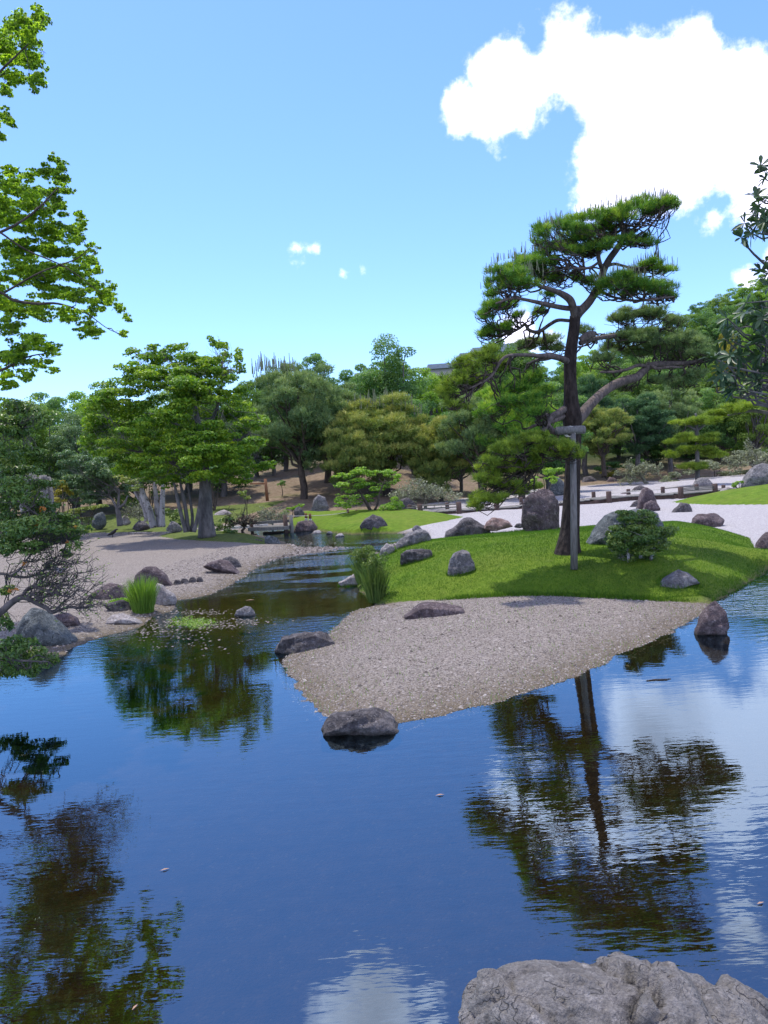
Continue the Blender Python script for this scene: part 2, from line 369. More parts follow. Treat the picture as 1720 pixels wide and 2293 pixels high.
def sdist(P, poly):
    """signed distance, positive inside"""
    A = poly; B = np.roll(poly, -1, axis=0)
    best = np.full(len(P), 1e9); inside = np.zeros(len(P), bool)
    for a, b in zip(A, B):
        ab = b-a; ap = P-a
        t = np.clip((ap@ab)/max(ab@ab, 1e-12), 0, 1)
        d = np.hypot(ap[:, 0]-t*ab[0], ap[:, 1]-t*ab[1]); best = np.minimum(best, d)
        c = ((a[1] > P[:, 1]) != (b[1] > P[:, 1]))
        with np.errstate(divide='ignore', invalid='ignore'):
            xi = (b[0]-a[0])*(P[:, 1]-a[1])/(b[1]-a[1])+a[0]
        inside ^= c & (P[:, 0] < xi)
    return np.where(inside, best, -best)
def sstep(x, a, b):
    t = np.clip((x-a)/(b-a), 0, 1); return t*t*(3-2*t)
def vnoise(P, s, seed=0):
    x = P[:, 0]*s+seed*13.7; y = P[:, 1]*s-seed*7.3
    return (np.sin(x*1.7+1.3*np.sin(y*1.1))+np.sin(y*2.1+1.7*np.sin(x*.9+2))+0.6*np.sin(x*3.9+y*2.7)+0.5*np.sin(y*5.1-x*2.9))/3.1

def ground(P, full=False):
    P = np.atleast_2d(np.asarray(P, float)); X, Y = P[:, 0], P[:, 1]
    sw = sdist(P, water)
    sw = sw + 0.06*vnoise(P, 1.9, 1)*np.minimum(1, Y/9) + 0.035*vnoise(P, 6.0, 2) + 0.018*vnoise(P, 17.0, 4)
    z = np.where(sw > 0, -0.015-0.30*(1-np.exp(-sw/0.9)), 0.16*(1-np.exp(sw/1.1)))
    s1 = sdist(P, lawn1); s2 = sdist(P, lawn2); s3 = sdist(P, lawn3); s4 = sdist(P, lawn4); s5 = sdist(P, lawn5)
    m1 = np.where(s1 > 0, 0.52*(1-np.exp(-s1/1.15)), 0); cap = 0.56-0.078*np.maximum(Y-13.2, 0)-0.03*np.maximum(X-6.5, 0); kk = 0.05
    m1 = np.where(s1 > 0, np.minimum(m1, np.maximum(cap, 0.02)), 0)
    z += m1*np.where(sw > 0, 0, 1)
    z += np.where(s2 > 0, 0.60*(1-np.exp(-s2/2.5)), 0)
    z += np.where(s3 > 0, 0.42*(1-np.exp(-s3/1.3)), 0)*np.where(sw > 0, 0, 1)
    z += np.where(s4 > 0, 0.12*(1-np.exp(-s4/0.5)), 0)*np.where(sw > 0, 0, 1)
    z += np.where(s5 > 0, 0.10*(1-np.exp(-s5/0.5)), 0)
    # riffle: very shallow stony bed
    rf = np.exp(-(((X+1.9)/2.6)**2+((Y-20.5)/1.9)**2)); z = np.where(sw > 0, z*(1-0.93*rf)-0.004, z)
    # hills behind
    start = 34+sstep(X, -2, 9)*15
    d = np.maximum(Y-start, 0)
    hill = np.interp(d, [0, 6, 12, 26, 56, 120, 400], [0, .6, 1.5, 3.2, 6.0, 8.5, 12])
    up = sstep(X, -5, 45)*sstep(Y, 50, 130)*7 + sstep(X, 14, 75)*sstep(Y, 55, 115)*9
    z += hill + up + 0.05*vnoise(P, .5, 3)*sstep(Y, 33, 40)
    z += 0.012*vnoise(P, 1.3, 5)*(sw < -0.2)
    if not full: return z
    grass = np.maximum.reduce([sstep(s, -0.04, 0.04) for s in (s1, s2, s3)])
    moss = np.maximum(sstep(s4, -0.1, 0.1), sstep(s5, -0.1, 0.1))
    earth = sstep(Y, start-1.5, start)
    rw = sstep(X+(Y-20)*0.05, -0.6, 0.2)*sstep(Y, 12.4, 12.8)*(sw < 0.3)
    return z, sw, grass, moss, earth, rw, (s1, s2, s3, s4, s5)

def gz(x, y): return float(ground([[x, y]])[0])

NC, NR = 400, 620
th = np.linspace(R_(-50), R_(50), NC)
rr = np.concatenate([np.geomspace(0.9, 5, 70, endpoint=False), np.geomspace(5, 45, 430, endpoint=False), np.geomspace(45, 420, NR-500)])
TT, RR = np.meshgrid(th, rr)
GP = np.stack([np.sin(TT)*RR, np.cos(TT)*RR-0.4], -1).reshape(-1, 2)
gz_, sw_, g_, mo_, ea_, rw_, ss_ = ground(GP, True)
GV = np.column_stack([GP, gz_])
ii = np.arange((NR-1)*NC).reshape(NR-1, NC)[:, :-1].ravel()
GF = np.column_stack([ii, ii+1, ii+NC+1, ii+NC])
mask = np.column_stack([g_, rw_, ea_, mo_])

mt, t = newmat('ground'); q = NT(t)
geo = q.n('ShaderNodeNewGeometry'); PW = geo.outputs['Position']
at = q.n('ShaderNodeAttribute', attribute_name='mask'); sp = q.n('ShaderNodeSeparateColor'); q.l(at.outputs['Color'], sp.inputs[0])
nA = q.noise(PW, 0.6, 5, 0.6); nB = q.noise(PW, 5, 6, 0.65); nC = q.noise(PW, 34, 4, 0.7); vor = q.voro(PW, 62, 'F1', 'Color'); vd = q.voro(PW, 62)
vsep = q.n('ShaderNodeSeparateColor'); q.l(vor, vsep.inputs[0])
# gravels
pink = q.ramp(vsep.outputs[0], [(0.0, (0.115, 0.095, 0.080)), (0.45, (0.215, 0.187, 0.163)), (1.0, (0.33, 0.295, 0.262))])
pink = q.mix(q.maprange(nB, 0.4, 0.75, 0, 0.45), pink, (0.27, 0.225, 0.20))
white = q.ramp(vsep.outputs[0], [(0.0, (0.22, 0.205, 0.208)), (0.5, (0.385, 0.36, 0.362)), (1.0, (0.53, 0.50, 0.50))])
white = q.mix(q.maprange(nB, 0.5, 0.8, 0, 0.35), white, (0.27, 0.25, 0.27))
grs = q.ramp(nB, [(0.25, (0.055, 0.10, 0.010)), (0.5, (0.095, 0.165, 0.012)), (0.78, (0.155, 0.225, 0.022))])
grs = q.mix(q.maprange(nA, 0.42, 0.62, 0, 0.45), grs, (0.145, 0.175, 0.028))
grs = q.mix(q.maprange(q.noise(PW, 1.7, 5, 0.7), 0.60, 0.74, 0, 0.4), grs, (0.14, 0.13, 0.045))
grs = q.mix(q.maprange(nC, 0.55, 0.75, 0, 0.35), grs, (0.06, 0.085, 0.015))
ear = q.ramp(nB, [(0.3, (0.12, 0.085, 0.055)), (0.55, (0.22, 0.165, 0.115)), (0.8, (0.29, 0.23, 0.16))])
ear = q.mix(q.maprange(nA, 0.5, 0.7, 0, 0.6), ear, (0.12, 0.13, 0.05))
mos = q.ramp(nB, [(0.3, (0.07, 0.085, 0.03)), (0.6, (0.12, 0.16, 0.035)), (0.8, (0.20, 0.17, 0.10))])
c = pink
c = q.mix(sp.outputs[1], c, white)
c = q.mix(sp.outputs[2], c, ear)
szz = q.n('ShaderNodeSeparateXYZ'); q.l(PW, szz.inputs[0])
c = q.mix(q.maprange(szz.outputs[1], 52, 62), c, q.mix(nB, (0.02, 0.035, 0.012), (0.05, 0.075, 0.02)))
jit = q.math('MULTIPLY', q.math('SUBTRACT', nC, 0.5), 0.9)
c = q.mix(q.maprange(q.math('ADD', at.outputs['Alpha'], jit), 0.4, 0.6), c, mos)
gm = q.maprange(q.math('ADD', sp.outputs[0], jit), 0.42, 0.58)
c = q.mix(gm, c, grs)
sz = q.n('ShaderNodeSeparateXYZ'); q.l(PW, sz.inputs[0])
# wet brown bed under water, damp band along the shore
wz = q.math('ADD', sz.outputs[2], q.math('MULTIPLY', q.math('SUBTRACT', nB, 0.5), 0.03))
damp = q.maprange(wz, 0.008, 0.085, 0.8, 0)
c = q.mix(damp, c, (0.115, 0.09, 0.055))
bed = q.ramp(q.noise(PW, 7, 6, 0.7), [(0.3, (0.018, 0.011, 0.005)), (0.55, (0.042, 0.027, 0.011)), (0.8, (0.075, 0.052, 0.025))])
bed = q.mix(q.maprange(vsep.outputs[1], 0.95, 1.0, 0, 0.5), bed, (0.12, 0.10, 0.07))
bed = q.mix(q.maprange(sz.outputs[1], 9.0, 12.5, 0, 0.75, True), bed, q.ramp(q.noise(PW, 5, 6, 0.7), [(0.3, (0.07, 0.058, 0.018)), (0.7, (0.17, 0.14, 0.055))]))
c = q.mix(q.maprange(wz, -0.03, 0.004, 1, 0), c, bed)
h = q.math('ADD', q.math('MULTIPLY', vd, -0.8), q.math('MULTIPLY', nC, 0.6))
hb = q.math('ADD', q.math('MULTIPLY', h, q.math('SUBTRACT', 1.0, q.math('MULTIPLY', gm, 0.3))), q.math('MULTIPLY', nB, 0.8))
q.out(q.pbsdf(c, 0.95, 0.12, q.bump(hb, 0.022)).outputs[0])
M['ground'] = mt

cls_v = np.where(sw_ > 0.02, 0, np.where(g_ > 0.5, 1, np.where(mo_ > 0.5, 5, np.where(ea_ > 0.5, 4, np.where(rw_ > 0.5, 3, 2)))))
fc = cls_v[GF[:, 0]]
spit_face = (fc == 2) & (GV[GF[:, 0], 1] < 12.5) & (GV[GF[:, 0], 0] > -2.0)
fc = np.where(spit_face, 6, fc)
names = {0: 'pond_bed', 1: 'lawn', 2: 'gravel_bank', 3: 'white_gravel', 4: 'hillside', 5: 'moss_ground', 6: 'gravel_spit'}
for k, nm in names.items():
    f = GF[fc == k]
    if len(f) == 0: continue
    used, inv = np.unique(f.ravel(), return_inverse=True)
    me = mesh_uniform(nm, GV[used], inv.reshape(-1, 4), smooth=True, colattr=mask[used])
    tagset(link(nm, me, M['ground']), kind='structure')

# water sheet
mt, t = newmat('water'); q = NT(t); geo = q.n('ShaderNodeNewGeometry'); PW = geo.outputs['Position']
mp = q.n('ShaderNodeMapping'); mp.inputs['Scale'].default_value = (0.45, 1.5, 1); mp.inputs['Rotation'].default_value = (0, 0, R_(5)); q.l(PW, mp.inputs[0])
w1 = q.noise(mp.outputs[0], 7.0, 3, 0.55); w2 = q.noise(mp.outputs[0], 22.0, 2, 0.5); w0 = q.noise(PW, 1.1, 2, 0.5)
sep = q.n('ShaderNodeSeparateXYZ'); q.l(PW, sep.inputs[0])
zone = q.maprange(q.noise(PW, 0.28, 2, 0.5), 0.42, 0.6, 0.35, 1.0, True)
far = q.maprange(sep.outputs[1], 8.5, 17.0, 1.15, 5.0, True)
hgt = q.math('ADD', q.math('MULTIPLY', w1, 1.0), q.math('ADD', q.math('MULTIPLY', w2, 0.22), q.math('MULTIPLY', w0, 0.25)))
bn = q.bump(hgt, 0.0052, 1.0)
rz_ = q.math('MULTIPLY', q.math('MULTIPLY', q.maprange(sep.outputs[1], 13.2, 14.6, 0, 1, True), q.maprange(sep.outputs[1], 23, 20, 0, 1, True)), q.maprange(q.noise(mp.outputs[0], 0.9, 2, 0.5), 0.46, 0.56, 0, 1, True))
rz2 = q.math('MULTIPLY', q.math('MULTIPLY', q.maprange(sep.outputs[1], 8.6, 9.4, 0, 1, True), q.maprange(sep.outputs[1], 11.2, 10.2, 0, 1, True)), q.maprange(sep.outputs[0], -1.2, -2.2, 1, 0.25, True))
bn_node = bn.node; q.l(q.math('ADD', q.math('MULTIPLY', q.math('MULTIPLY', zone, far), 0.32), q.math('ADD', q.math('MULTIPLY', rz_, 9.0), q.math('MULTIPLY', rz2, 2.2))), bn_node.inputs['Strength'])
fr = q.n('ShaderNodeFresnel'); fr.inputs['IOR'].default_value = 2.6; q.l(bn, fr.inputs['Normal'])
gl = q.n('ShaderNodeBsdfGlossy'); gl.inputs['Roughness'].default_value = 0.0; gl.inputs['Color'].default_value = (0.66, 0.90, 1.0, 1); q.l(bn, gl.inputs['Normal'])
tr = q.n('ShaderNodeBsdfTransparent'); tr.inputs['Color'].default_value = (0.72, 0.70, 0.58, 1)
mx = q.n('ShaderNodeMixShader'); q.l(fr.outputs[0], mx.inputs[0]); q.l(tr.outputs[0], mx.inputs[1]); q.l(gl.outputs[0], mx.inputs[2])
q.out(mx.outputs[0]); M['water'] = mt
xs = np.linspace(-15, 22, 38); ys = np.linspace(-3, 33, 37)
WX, WYY = np.meshgrid(xs, ys); WV = np.column_stack([WX.ravel(), WYY.ravel(), np.zeros(WX.size)])
jj = np.arange(36*38).reshape(36, 38)[:, :-1].ravel(); WF = np.column_stack([jj, jj+1, jj+39, jj+38])
cen = WV[WF][:, :, :2].mean(1); keep = sdist(cen, water) > -1.6
tagset(link('pond_water', mesh_uniform('pond_water', WV, WF[keep], smooth=True), M['water']), kind='structure')

def hit(px, py):
    """point where the sight line through a photo pixel first meets the land or the water"""
    Ys = np.geomspace(3.0, 70, 240); Pq = np.array([WY(px, py, y) for y in Ys]); g = np.maximum(ground(Pq[:, :2]), 0.0); k = np.argmax(Pq[:, 2] <= g)
    a, b = Ys[max(k-1, 0)], Ys[k]
    Ys = np.linspace(a, b, 12); Pq = np.array([WY(px, py, y) for y in Ys]); g = np.maximum(ground(Pq[:, :2]), 0.0); k = np.argmax(Pq[:, 2] <= g)
    return Pq[k]
# ------------------------------------------------------------------ rocks
def icos(sub):
    bpy_me = bpy.data.meshes.new('tmp'); import bmesh
    bm = bmesh.new(); bmesh.ops.create_icosphere(bm, subdivisions=sub, radius=1.0); bm.to_mesh(bpy_me); bm.free()
    V = np.array([v.co[:] for v in bpy_me.vertices]); Fc = np.array([p.vertices[:] for p in bpy_me.polygons]); bpy.data.meshes.remove(bpy_me)
    return V, Fc
ICO = {k: icos(k) for k in (2, 3, 4, 5, 6)}
def fbm(p, oct=4, seed=0.0):
    return mnoise.fractal(Vector((p[0]+seed, p[1]-seed*0.7, p[2]+seed*0.3)), 0.9, 2.1, oct)
def rock(label, outline, zb, mat, dr=0.75, seed=1, sub=4, rough=0.10, cuts=9, name='boulder', group=None, parent=None, Y=None, cat='boulder', yoff=0.0, cutd=(0.72, 0.93), near=False):
    (x0, y0), (x1, y1) = outline[0], outline[-1]
    if Y is None:
        p_ = hit((x0+x1)/2, (y0+y1)/2)
        Y = p_[1] if zb > 0.001 else 0.5*(W(x0, y0, zb)[1]+W(x1, y1, zb)[1])
    a = WY(x0, y0, Y); b = WY(x1, y1, Y); L_ = (b[0]-a[0])/2; cx = (a[0]+b[0])/2
    us = []; hs = []
    for x, y in outline:
        p = WY(x, y, Y); u = (p[0]-cx)/L_; us.append(u); hs.append(p[2]-(a[2]+(b[2]-a[2])*(u+1)/2))
    hmax = max(hs); zbase = (a[2]+b[2])/2; slope = (b[2]-a[2])/2
    V, Fc = ICO[sub]; V = V.copy(); r = np.random.default_rng(seed)
    order = np.argsort(us); us = np.array(us)[order]; hs = np.array(hs)[order]
    x = V[:, 0]; rho = np.sqrt(np.maximum(1-x*x, 1e-6)); cz = V[:, 2]/rho; cy = V[:, 1]/rho
    Ph = np.interp(x, us, hs); D = rho**0.7
    zz = np.where(cz > 0, cz*Ph, cz*hmax*0.35*rho); yy = cy*D*L_*dr
    Q = np.column_stack([x*L_, yy, zz])
    # facets: shave with random planes (kept off the silhouette direction)
    cuts = int(cuts*1.6); cutd = (cutd[0]-0.12, cutd[1]-0.03)
    c0 = np.array([0, 0, hmax*0.35])
    scl = np.array([L_, L_*dr, hmax*0.7])
    for k in range(cuts):
        n = r.normal(size=3); n[0] *= 0.55; n[1] -= 1.1; n[2] = n[2]*0.6+0.35; n /= np.linalg.norm(n)
        U = (Q-c0)/scl; d = U@n; lim = r.uniform(*cutd)
        ex = np.maximum(d-lim, 0); Q = c0+(U-ex[:, None]*n)*scl
    amp = 1.5*rough*min(L_, hmax*1.3); s = 2.0/max(L_, 0.05)
    for i in range(len(Q)):
        p = Q[i]*s*0.5; f = fbm(p, 5, seed*3.1); f2 = abs(fbm(p*2.3, 3, seed*1.7+9))
        n = V[i]; k = amp*(0.75*f-0.5*f2)
        Q[i] += n*k*np.array([0.6, 1, 0.6])
    if sub >= 4 and not near:
        sv = 2.2/max(L_, 0.05)*0.55; av = 0.055*min(L_, hmax*1.3)
        for i in range(len(Q)):
            p = Vector((Q[i][0]*sv+seed, Q[i][1]*sv, Q[i][2]*sv*1.3)); p += mnoise.noise_vector(p*1.3)*0.25
            ds, ps = mnoise.voronoi(p); e_ = ds[1]-ds[0]; hsh = mnoise.cell(ps[0]*7.1); tl = mnoise.cell_vector(ps[0]*5.3); w_ = p-ps[0]
            Q[i] += V[i]*av*(0.9*hsh+1.3*(w_.x*(tl.x-.5)+w_.z*(tl.z-.5))-0.7*math.exp(-(e_/.07)**2))*np.array([.5, 1, .6])
    if near:
        for i in range(len(Q)):
            p = Vector((Q[i][0]*3.1+Q[i][2]*1.5, Q[i][1]*2.6, Q[i][2]*5.0-Q[i][0]*1.2)); p += mnoise.noise_vector(p*1.1)*0.38
            ds, ps = mnoise.voronoi(p); e_ = ds[1]-ds[0]; hsh = mnoise.cell(ps[0]*7.1); tl = mnoise.cell_vector(ps[0]*5.3); w_ = p-ps[0]
            p2 = p*2.7+Vector((5, 1, 2)); ds2, ps2 = mnoise.voronoi(p2); e2 = ds2[1]-ds2[0]
            k = 0.034*hsh+0.055*(w_.x*(tl.x-.5)+w_.z*(tl.z-.5)+w_.y*(tl.y-.5))-0.026*math.exp(-(e_/.05)**2)-0.007*math.exp(-(e2/.07)**2)+0.012*mnoise.cell(ps2[0]*3.3)+0.009*mnoise.fractal(Vector(Q[i])*7, 0.9, 2.1, 4)
            Q[i] += V[i]*k*np.array([.6, 1, 1])
    if False:
        for i in range(len(Q)):
            p = Q[i]; w_ = mnoise.noise_vector(Vector(p*1.7))*0.35; q0 = Vector(p)*2.4+w_
            c1 = (1-abs(mnoise.noise(q0)*1.6)); c2 = (1-abs(mnoise.noise(Vector((p[0]*9+w_[0]*6+p[2]*5, p[1]*4, p[2]*11+4)))*1.8))
            k = -0.055*max(0, min(1, c1))**6-0.020*max(0, min(1, c2))**4+0.035*mnoise.fractal(Vector(p)*4, 0.9, 2.1, 4)+0.03*mnoise.noise(Vector((p[0]*6, p[1]*6, p[2]*6+3)))
            Q[i] += V[i]*k*np.array([.7, 1, 1])
    Q[:, 2] += slope*Q[:, 0]/L_
    me = mesh_uniform(name, Q, Fc, smooth=True)
    o = link(name, me, mat, parent); o.location = (cx, Y+L_*dr*0.45+yoff, zbase)
    if parent is None: tagset(o, label, cat, group)
    return o

K = M
# foreground and shore boulders
rock('large pale creased boulder cut by the bottom right edge of the photo', [(1030,2400),(1062,2335),(1100,2280),(1150,2242),(1195,2236),(1245,2208),(1300,2212),(1350,2232),(1405,2250),(1455,2246),(1525,2260),(1605,2280),(1690,2302),(1780,2335),(1870,2405)], 0.05, K['rock_near'], 0.5, 3, 6, 0.08, 5, Y=2.12, cutd=(0.75, 0.95), near=True)
rock('long dark boulder in the water at the lower tip of the gravel spit', [(708,1664),(722,1630),(742,1600),(775,1588),(830,1585),(862,1593),(884,1615),(898,1640)], -0.02, K['rock_dark'], 0.7, 11, 5, 0.12)
rock('dark ridged boulder at the left corner of the gravel spit', [(602,1480),(610,1458),(628,1428),(655,1413),(700,1417),(735,1415),(752,1443)], 0.0, K['rock_dark'], 0.55, 12, 5, 0.14)
rock('flat brown slab at the grass edge of the gravel spit', [(903,1384),(925,1366),(945,1352),(990,1348),(1035,1347),(1044,1378)], 0.06, K['rock_purple'], 0.6, 13, 4, 0.10)
rock('upright conical boulder standing in the water at the right', [(1562,1430),(1565,1405),(1580,1375),(1598,1351),(1612,1352),(1630,1375),(1645,1424)], -0.03, K['rock_purple'], 0.8, 14, 5, 0.12)
rock('low grey pointed boulder alone on the lawn right of the bush', [(1478,1312),(1500,1292),(1525,1275),(1545,1284),(1575,1308)], 0.22, K['rock_grey'], 0.7, 15, 4, 0.06)
rock('upright two-toned boulder on the left of the lawn', [(1002,1290),(1008,1255),(1020,1230),(1036,1221),(1052,1238),(1064,1262),(1066,1280)], 0.30, K['rock_grey'], 0.75, 16, 5, 0.10)
rock('flat topped dark block sunk in the lawn near the stream', [(895,1264),(895,1238),(905,1232),(935,1230),(965,1232),(974,1253)], 0.25, K['rock_dark'], 0.7, 17, 4, 0.07)
rock('dark pointed boulder at the back left edge of the lawn', [(997,1212),(1000,1192),(1025,1175),(1040,1162),(1058,1161),(1080,1175),(1110,1187)], 0.42, K['rock_dark'], 0.6, 18, 4, 0.10)
rock('rugged grey boulder where the stream meets the white gravel', [(884,1234),(893,1205),(915,1191),(945,1188),(960,1189),(967,1206)], 0.04, K['rock_grey'], 0.8, 19, 4, 0.12)
rock('small grey stone just behind the rugged boulder by the stream', [(919,1190),(925,1180),(936,1174),(947,1187)], 0.12, K['rock_grey'], 0.8, 20, 3)
rock('pale rounded rock right beside the top of the reed clump', [(850,1244),(855,1222),(865,1216),(880,1222),(890,1240)], 0.05, K['rock_pale'], 0.7, 21, 4)
rock('low reddish rock left of the big purple boulder', [(1083,1184),(1090,1170),(1105,1161),(1125,1162),(1140,1166),(1150,1180)], 0.40, K['rock_red'], 0.7, 22, 4, Y=18.5)
rock('tiny dark stone between the reddish rock and the purple boulder', [(1152,1180),(1158,1173),(1168,1171),(1174,1180)], 0.4, K['rock_dark'], 0.8, 23, 3, Y=18.3)
rock('tall purple boulder just left of the leaning pine trunk', [(1170,1186),(1172,1128),(1180,1115),(1200,1098),(1222,1088),(1240,1098),(1254,1125),(1258,1184)], 0.55, K['rock_purple'], 0.6, 24, 5, 0.08, 12, Y=17.0)
rock('large blue grey sloping boulder behind the round bush', [(1296,1244),(1318,1215),(1345,1185),(1365,1160),(1400,1145),(1440,1140),(1475,1150),(1490,1190),(1518,1212)], 0.42, K['rock_blue'], 0.6, 25, 5, 0.08, 12, Y=12.3)
rock('tall grey boulder standing in the white gravel', [(1427,1144),(1434,1112),(1442,1092),(1455,1086),(1468,1094),(1474,1118),(1478,1142)], 0.13, K['rock_purple'], 0.7, 26, 4, 0.10, Y=24.4)
rock('rounded dark boulder leaning at the foot of the tall grey one', [(1442,1144),(1448,1126),(1462,1119),(1474,1124),(1481,1140)], 0.12, K['rock_purple'], 0.8, 27, 4, Y=23.8)
rock('small dark stone left of the tall grey boulder', [(1412,1136),(1420,1124),(1430,1119),(1434,1134)], 0.12, K['rock_dark'], 0.8, 28, 3)
rock('dark triangular boulder alone on the white gravel', [(1509,1148),(1518,1136),(1530,1123),(1542,1122),(1556,1145)], 0.13, K['rock_dark'], 0.8, 29, 4)
rock('broad flat topped boulder on the white gravel at the right', [(1555,1180),(1558,1158),(1568,1149),(1590,1152),(1615,1148),(1625,1160),(1634,1180)], 0.13, K['rock_purple'], 0.7, 30, 4, 0.07)
rock('purple boulder cut by the right edge beside the lawn', [(1695,1234),(1703,1212),(1720,1192),(1745,1185),(1765,1230)], 0.12, K['rock_purple'], 0.7, 31, 4)
rock('big pale topped boulder at the right edge on the far lawn', [(1666,1090),(1678,1062),(1695,1042),(1715,1036),(1740,1042),(1755,1082)], 0.55, K['rock_grey'], 0.7, 32, 4, 0.08, Y=28)
rock('small cream rock at the end of the boardwalk', [(1609,1109),(1620,1095),(1632,1089),(1645,1095),(1646,1104)], 0.2, K['rock_pale'], 0.8, 33, 3, Y=28.5)
rock('low cream rock half sunk in the far right lawn', [(1622,1131),(1632,1116),(1648,1111),(1662,1124)], 0.3, K['rock_pale'], 0.8, 34, 3, Y=25.6)
rock('grey boulder with pale right end beyond the boardwalk rail', [(1550,1096),(1558,1076),(1575,1068),(1590,1072),(1603,1090)], 0.13, K['rock_grey'], 0.8, 35, 3, Y=36)
rock('dark humped boulder beyond the boardwalk behind the tall grey one', [(1412,1108),(1422,1092),(1438,1085),(1452,1092),(1458,1106)], 0.13, K['rock_dark'], 0.8, 36, 3, Y=37)
rock('low purple rock beyond the boardwalk posts', [(1383,1112),(1395,1104),(1410,1101),(1422,1110)], 0.12, K['rock_purple'], 0.8, 37, 3, Y=35)
rock('flat dark rock on the earth slope right of the pine trunk', [(1303,1080),(1310,1064),(1325,1064),(1342,1078)], 0.4, K['rock_dark'], 0.8, 38, 3, Y=50.5)
rock('small purple rock beside the low yellow bush', [(1358,1084),(1366,1067),(1378,1070),(1392,1082)], 0.4, K['rock_purple'], 0.8, 39, 3, Y=49.5)
rock('blue grey rock showing left of the pine trunk beyond the boardwalk', [(1228,1100),(1240,1075),(1252,1067),(1266,1080),(1272,1100)], 0.2, K['rock_blue'], 0.8, 40, 3, Y=38)
rock('dark dome boulder at the water side of the small green island', [(805,1180),(815,1162),(835,1151),(852,1157),(868,1178)], 0.25, K['rock_dark'], 0.8, 41, 4)
rock('reddish brown boulder beside the sluice posts', [(657,1192),(664,1170),(680,1162),(700,1164),(714,1186)], 0.0, K['rock_purple'], 0.8, 42, 4)
rock('grey dome boulder at the back of the small green island', [(694,1140),(700,1118),(713,1107),(728,1112),(738,1136)], 0.5, K['rock_grey'], 0.8, 43, 4, Y=35.5)
rock('dark reddish rock behind the rope posts of the island', [(655,1154),(660,1138),(670,1133),(684,1152)], 0.4, K['rock_dark'], 0.8, 44, 3, Y=33)
rock('small white stone lying in the shallow stream', [(750,1202),(756,1195),(766,1194),(772,1202)], 0.0, K['rock_pale'], 0.8, 45, 3)
rock('low white stone by the island shore next to the red boulder', [(697,1196),(704,1188),(716,1187),(722,1194)], 0.0, K['rock_pale'], 0.8, 46, 3)
rock('little grey stone at the island shore in the stream', [(730,1196),(735,1189),(743,1190),(746,1196)], 0.0, K['rock_grey'], 0.8, 47, 3)
rock('square blue grey cut stone at the end of the mossy bank', [(592,1218),(592,1202),(597,1197),(622,1197),(628,1203),(628,1218)], 0.03, K['rock_blue'], 0.6, 48, 4, 0.05)
rock('dark brown boulder behind the pale one on the left gravel bank', [(490,1270),(497,1250),(512,1245),(528,1254),(544,1270)], 0.12, K['rock_dark'], 0.7, 49, 4, 0.08)
rock('pale topped brown boulder at the edge of the left gravel bank', [(453,1270),(463,1260),(490,1254),(510,1258),(525,1275),(541,1292)], 0.03, K['rock_purple'], 0.7, 50, 4, 0.10, Y=16.2)
rock('dark rounded boulder behind the tall grass clump', [(298,1316),(300,1278),(318,1268),(345,1269),(365,1285),(383,1312)], 0.10, K['rock_purple'], 0.7, 51, 4)
rock('pale cracked slab standing right of the tall grass clump', [(339,1376),(341,1325),(348,1306),(362,1312),(380,1328),(396,1342)], 0.0, K['rock_pale'], 0.7, 52, 4, 0.10)
rock('brown double humped boulder left of the tall grass clump', [(188,1342),(205,1325),(228,1313),(240,1307),(262,1310),(275,1318),(284,1340)], 0.10, K['rock_purple'], 0.7, 53, 4, 0.10)
rock('dark square edged block at the foot of the tall grass', [(221,1360),(224,1354),(240,1350),(270,1345),(288,1352),(293,1378)], 0.03, K['rock_dark'], 0.7, 54, 4, 0.08)
rock('flat pale layered slab on the left shore below the grass', [(232,1396),(242,1380),(262,1376),(290,1385),(315,1400)], 0.02, K['rock_pale'], 0.8, 55, 4, 0.10)
rock('big smooth blue grey boulder at the left shore under the branches', [(22,1455),(35,1400),(55,1368),(68,1360),(90,1368),(115,1392),(140,1420),(162,1448)], 0.0, K['rock_blue'], 0.7, 56, 5, 0.06, 10)
rock('low brown rock in the gravel right of the smooth boulder', [(95,1405),(112,1380),(140,1372),(165,1385),(175,1404)], 0.08, K['rock_purple'], 0.7, 57, 4)
rock('small grey rock standing in the middle of the stream', [(521,1386),(528,1368),(548,1358),(560,1360),(571,1378)], -0.01, K['rock_grey'], 0.7, 58, 4)
rock('pale flat rock in the water left of the reed clump', [(757,1306),(775,1295),(795,1286),(815,1286),(825,1318)], 0.0, K['rock_pale'], 0.7, 59, 4)
rock('squarish grey boulder at the foot of the camellia slope', [(203,1180),(206,1150),(218,1144),(232,1148),(236,1172)], 0.35, K['rock_blue'], 0.7, 60, 3, Y=34)
rock('small cream and grey stone by the camellia trunk', [(270,1172),(273,1154),(283,1154),(292,1170)], 0.35, K['rock_pale'], 0.7, 61, 3, Y=33)
rock('dark boulder at the foot of the pale trunks', [(294,1184),(305,1166),(322,1166),(338,1182)], 0.3, K['rock_dark'], 0.7, 62, 3, Y=31)
rock('grey dome rock left of the many stemmed trunks', [(370,1186),(380,1168),(394,1166),(408,1186)], 0.3, K['rock_grey'], 0.7, 63, 3, Y=28.5)
rock('pale boulder right of the maple trunk across the water', [(476,1160),(482,1146),(500,1141),(516,1148),(522,1160)], 0.3, K['rock_pale'], 0.7, 64, 3, Y=36)
rock('dark rock under the lichen covered plum tree', [(888,1140),(900,1116),(915,1112),(930,1126),(935,1142)], 0.3, K['rock_dark'], 0.7, 65, 3, Y=33)
rock('pale rock at the left end of the boardwalk', [(902,1156),(912,1147),(925,1147),(938,1158)], 0.15, K['rock_pale'], 0.7, 66, 3, Y=29.9)
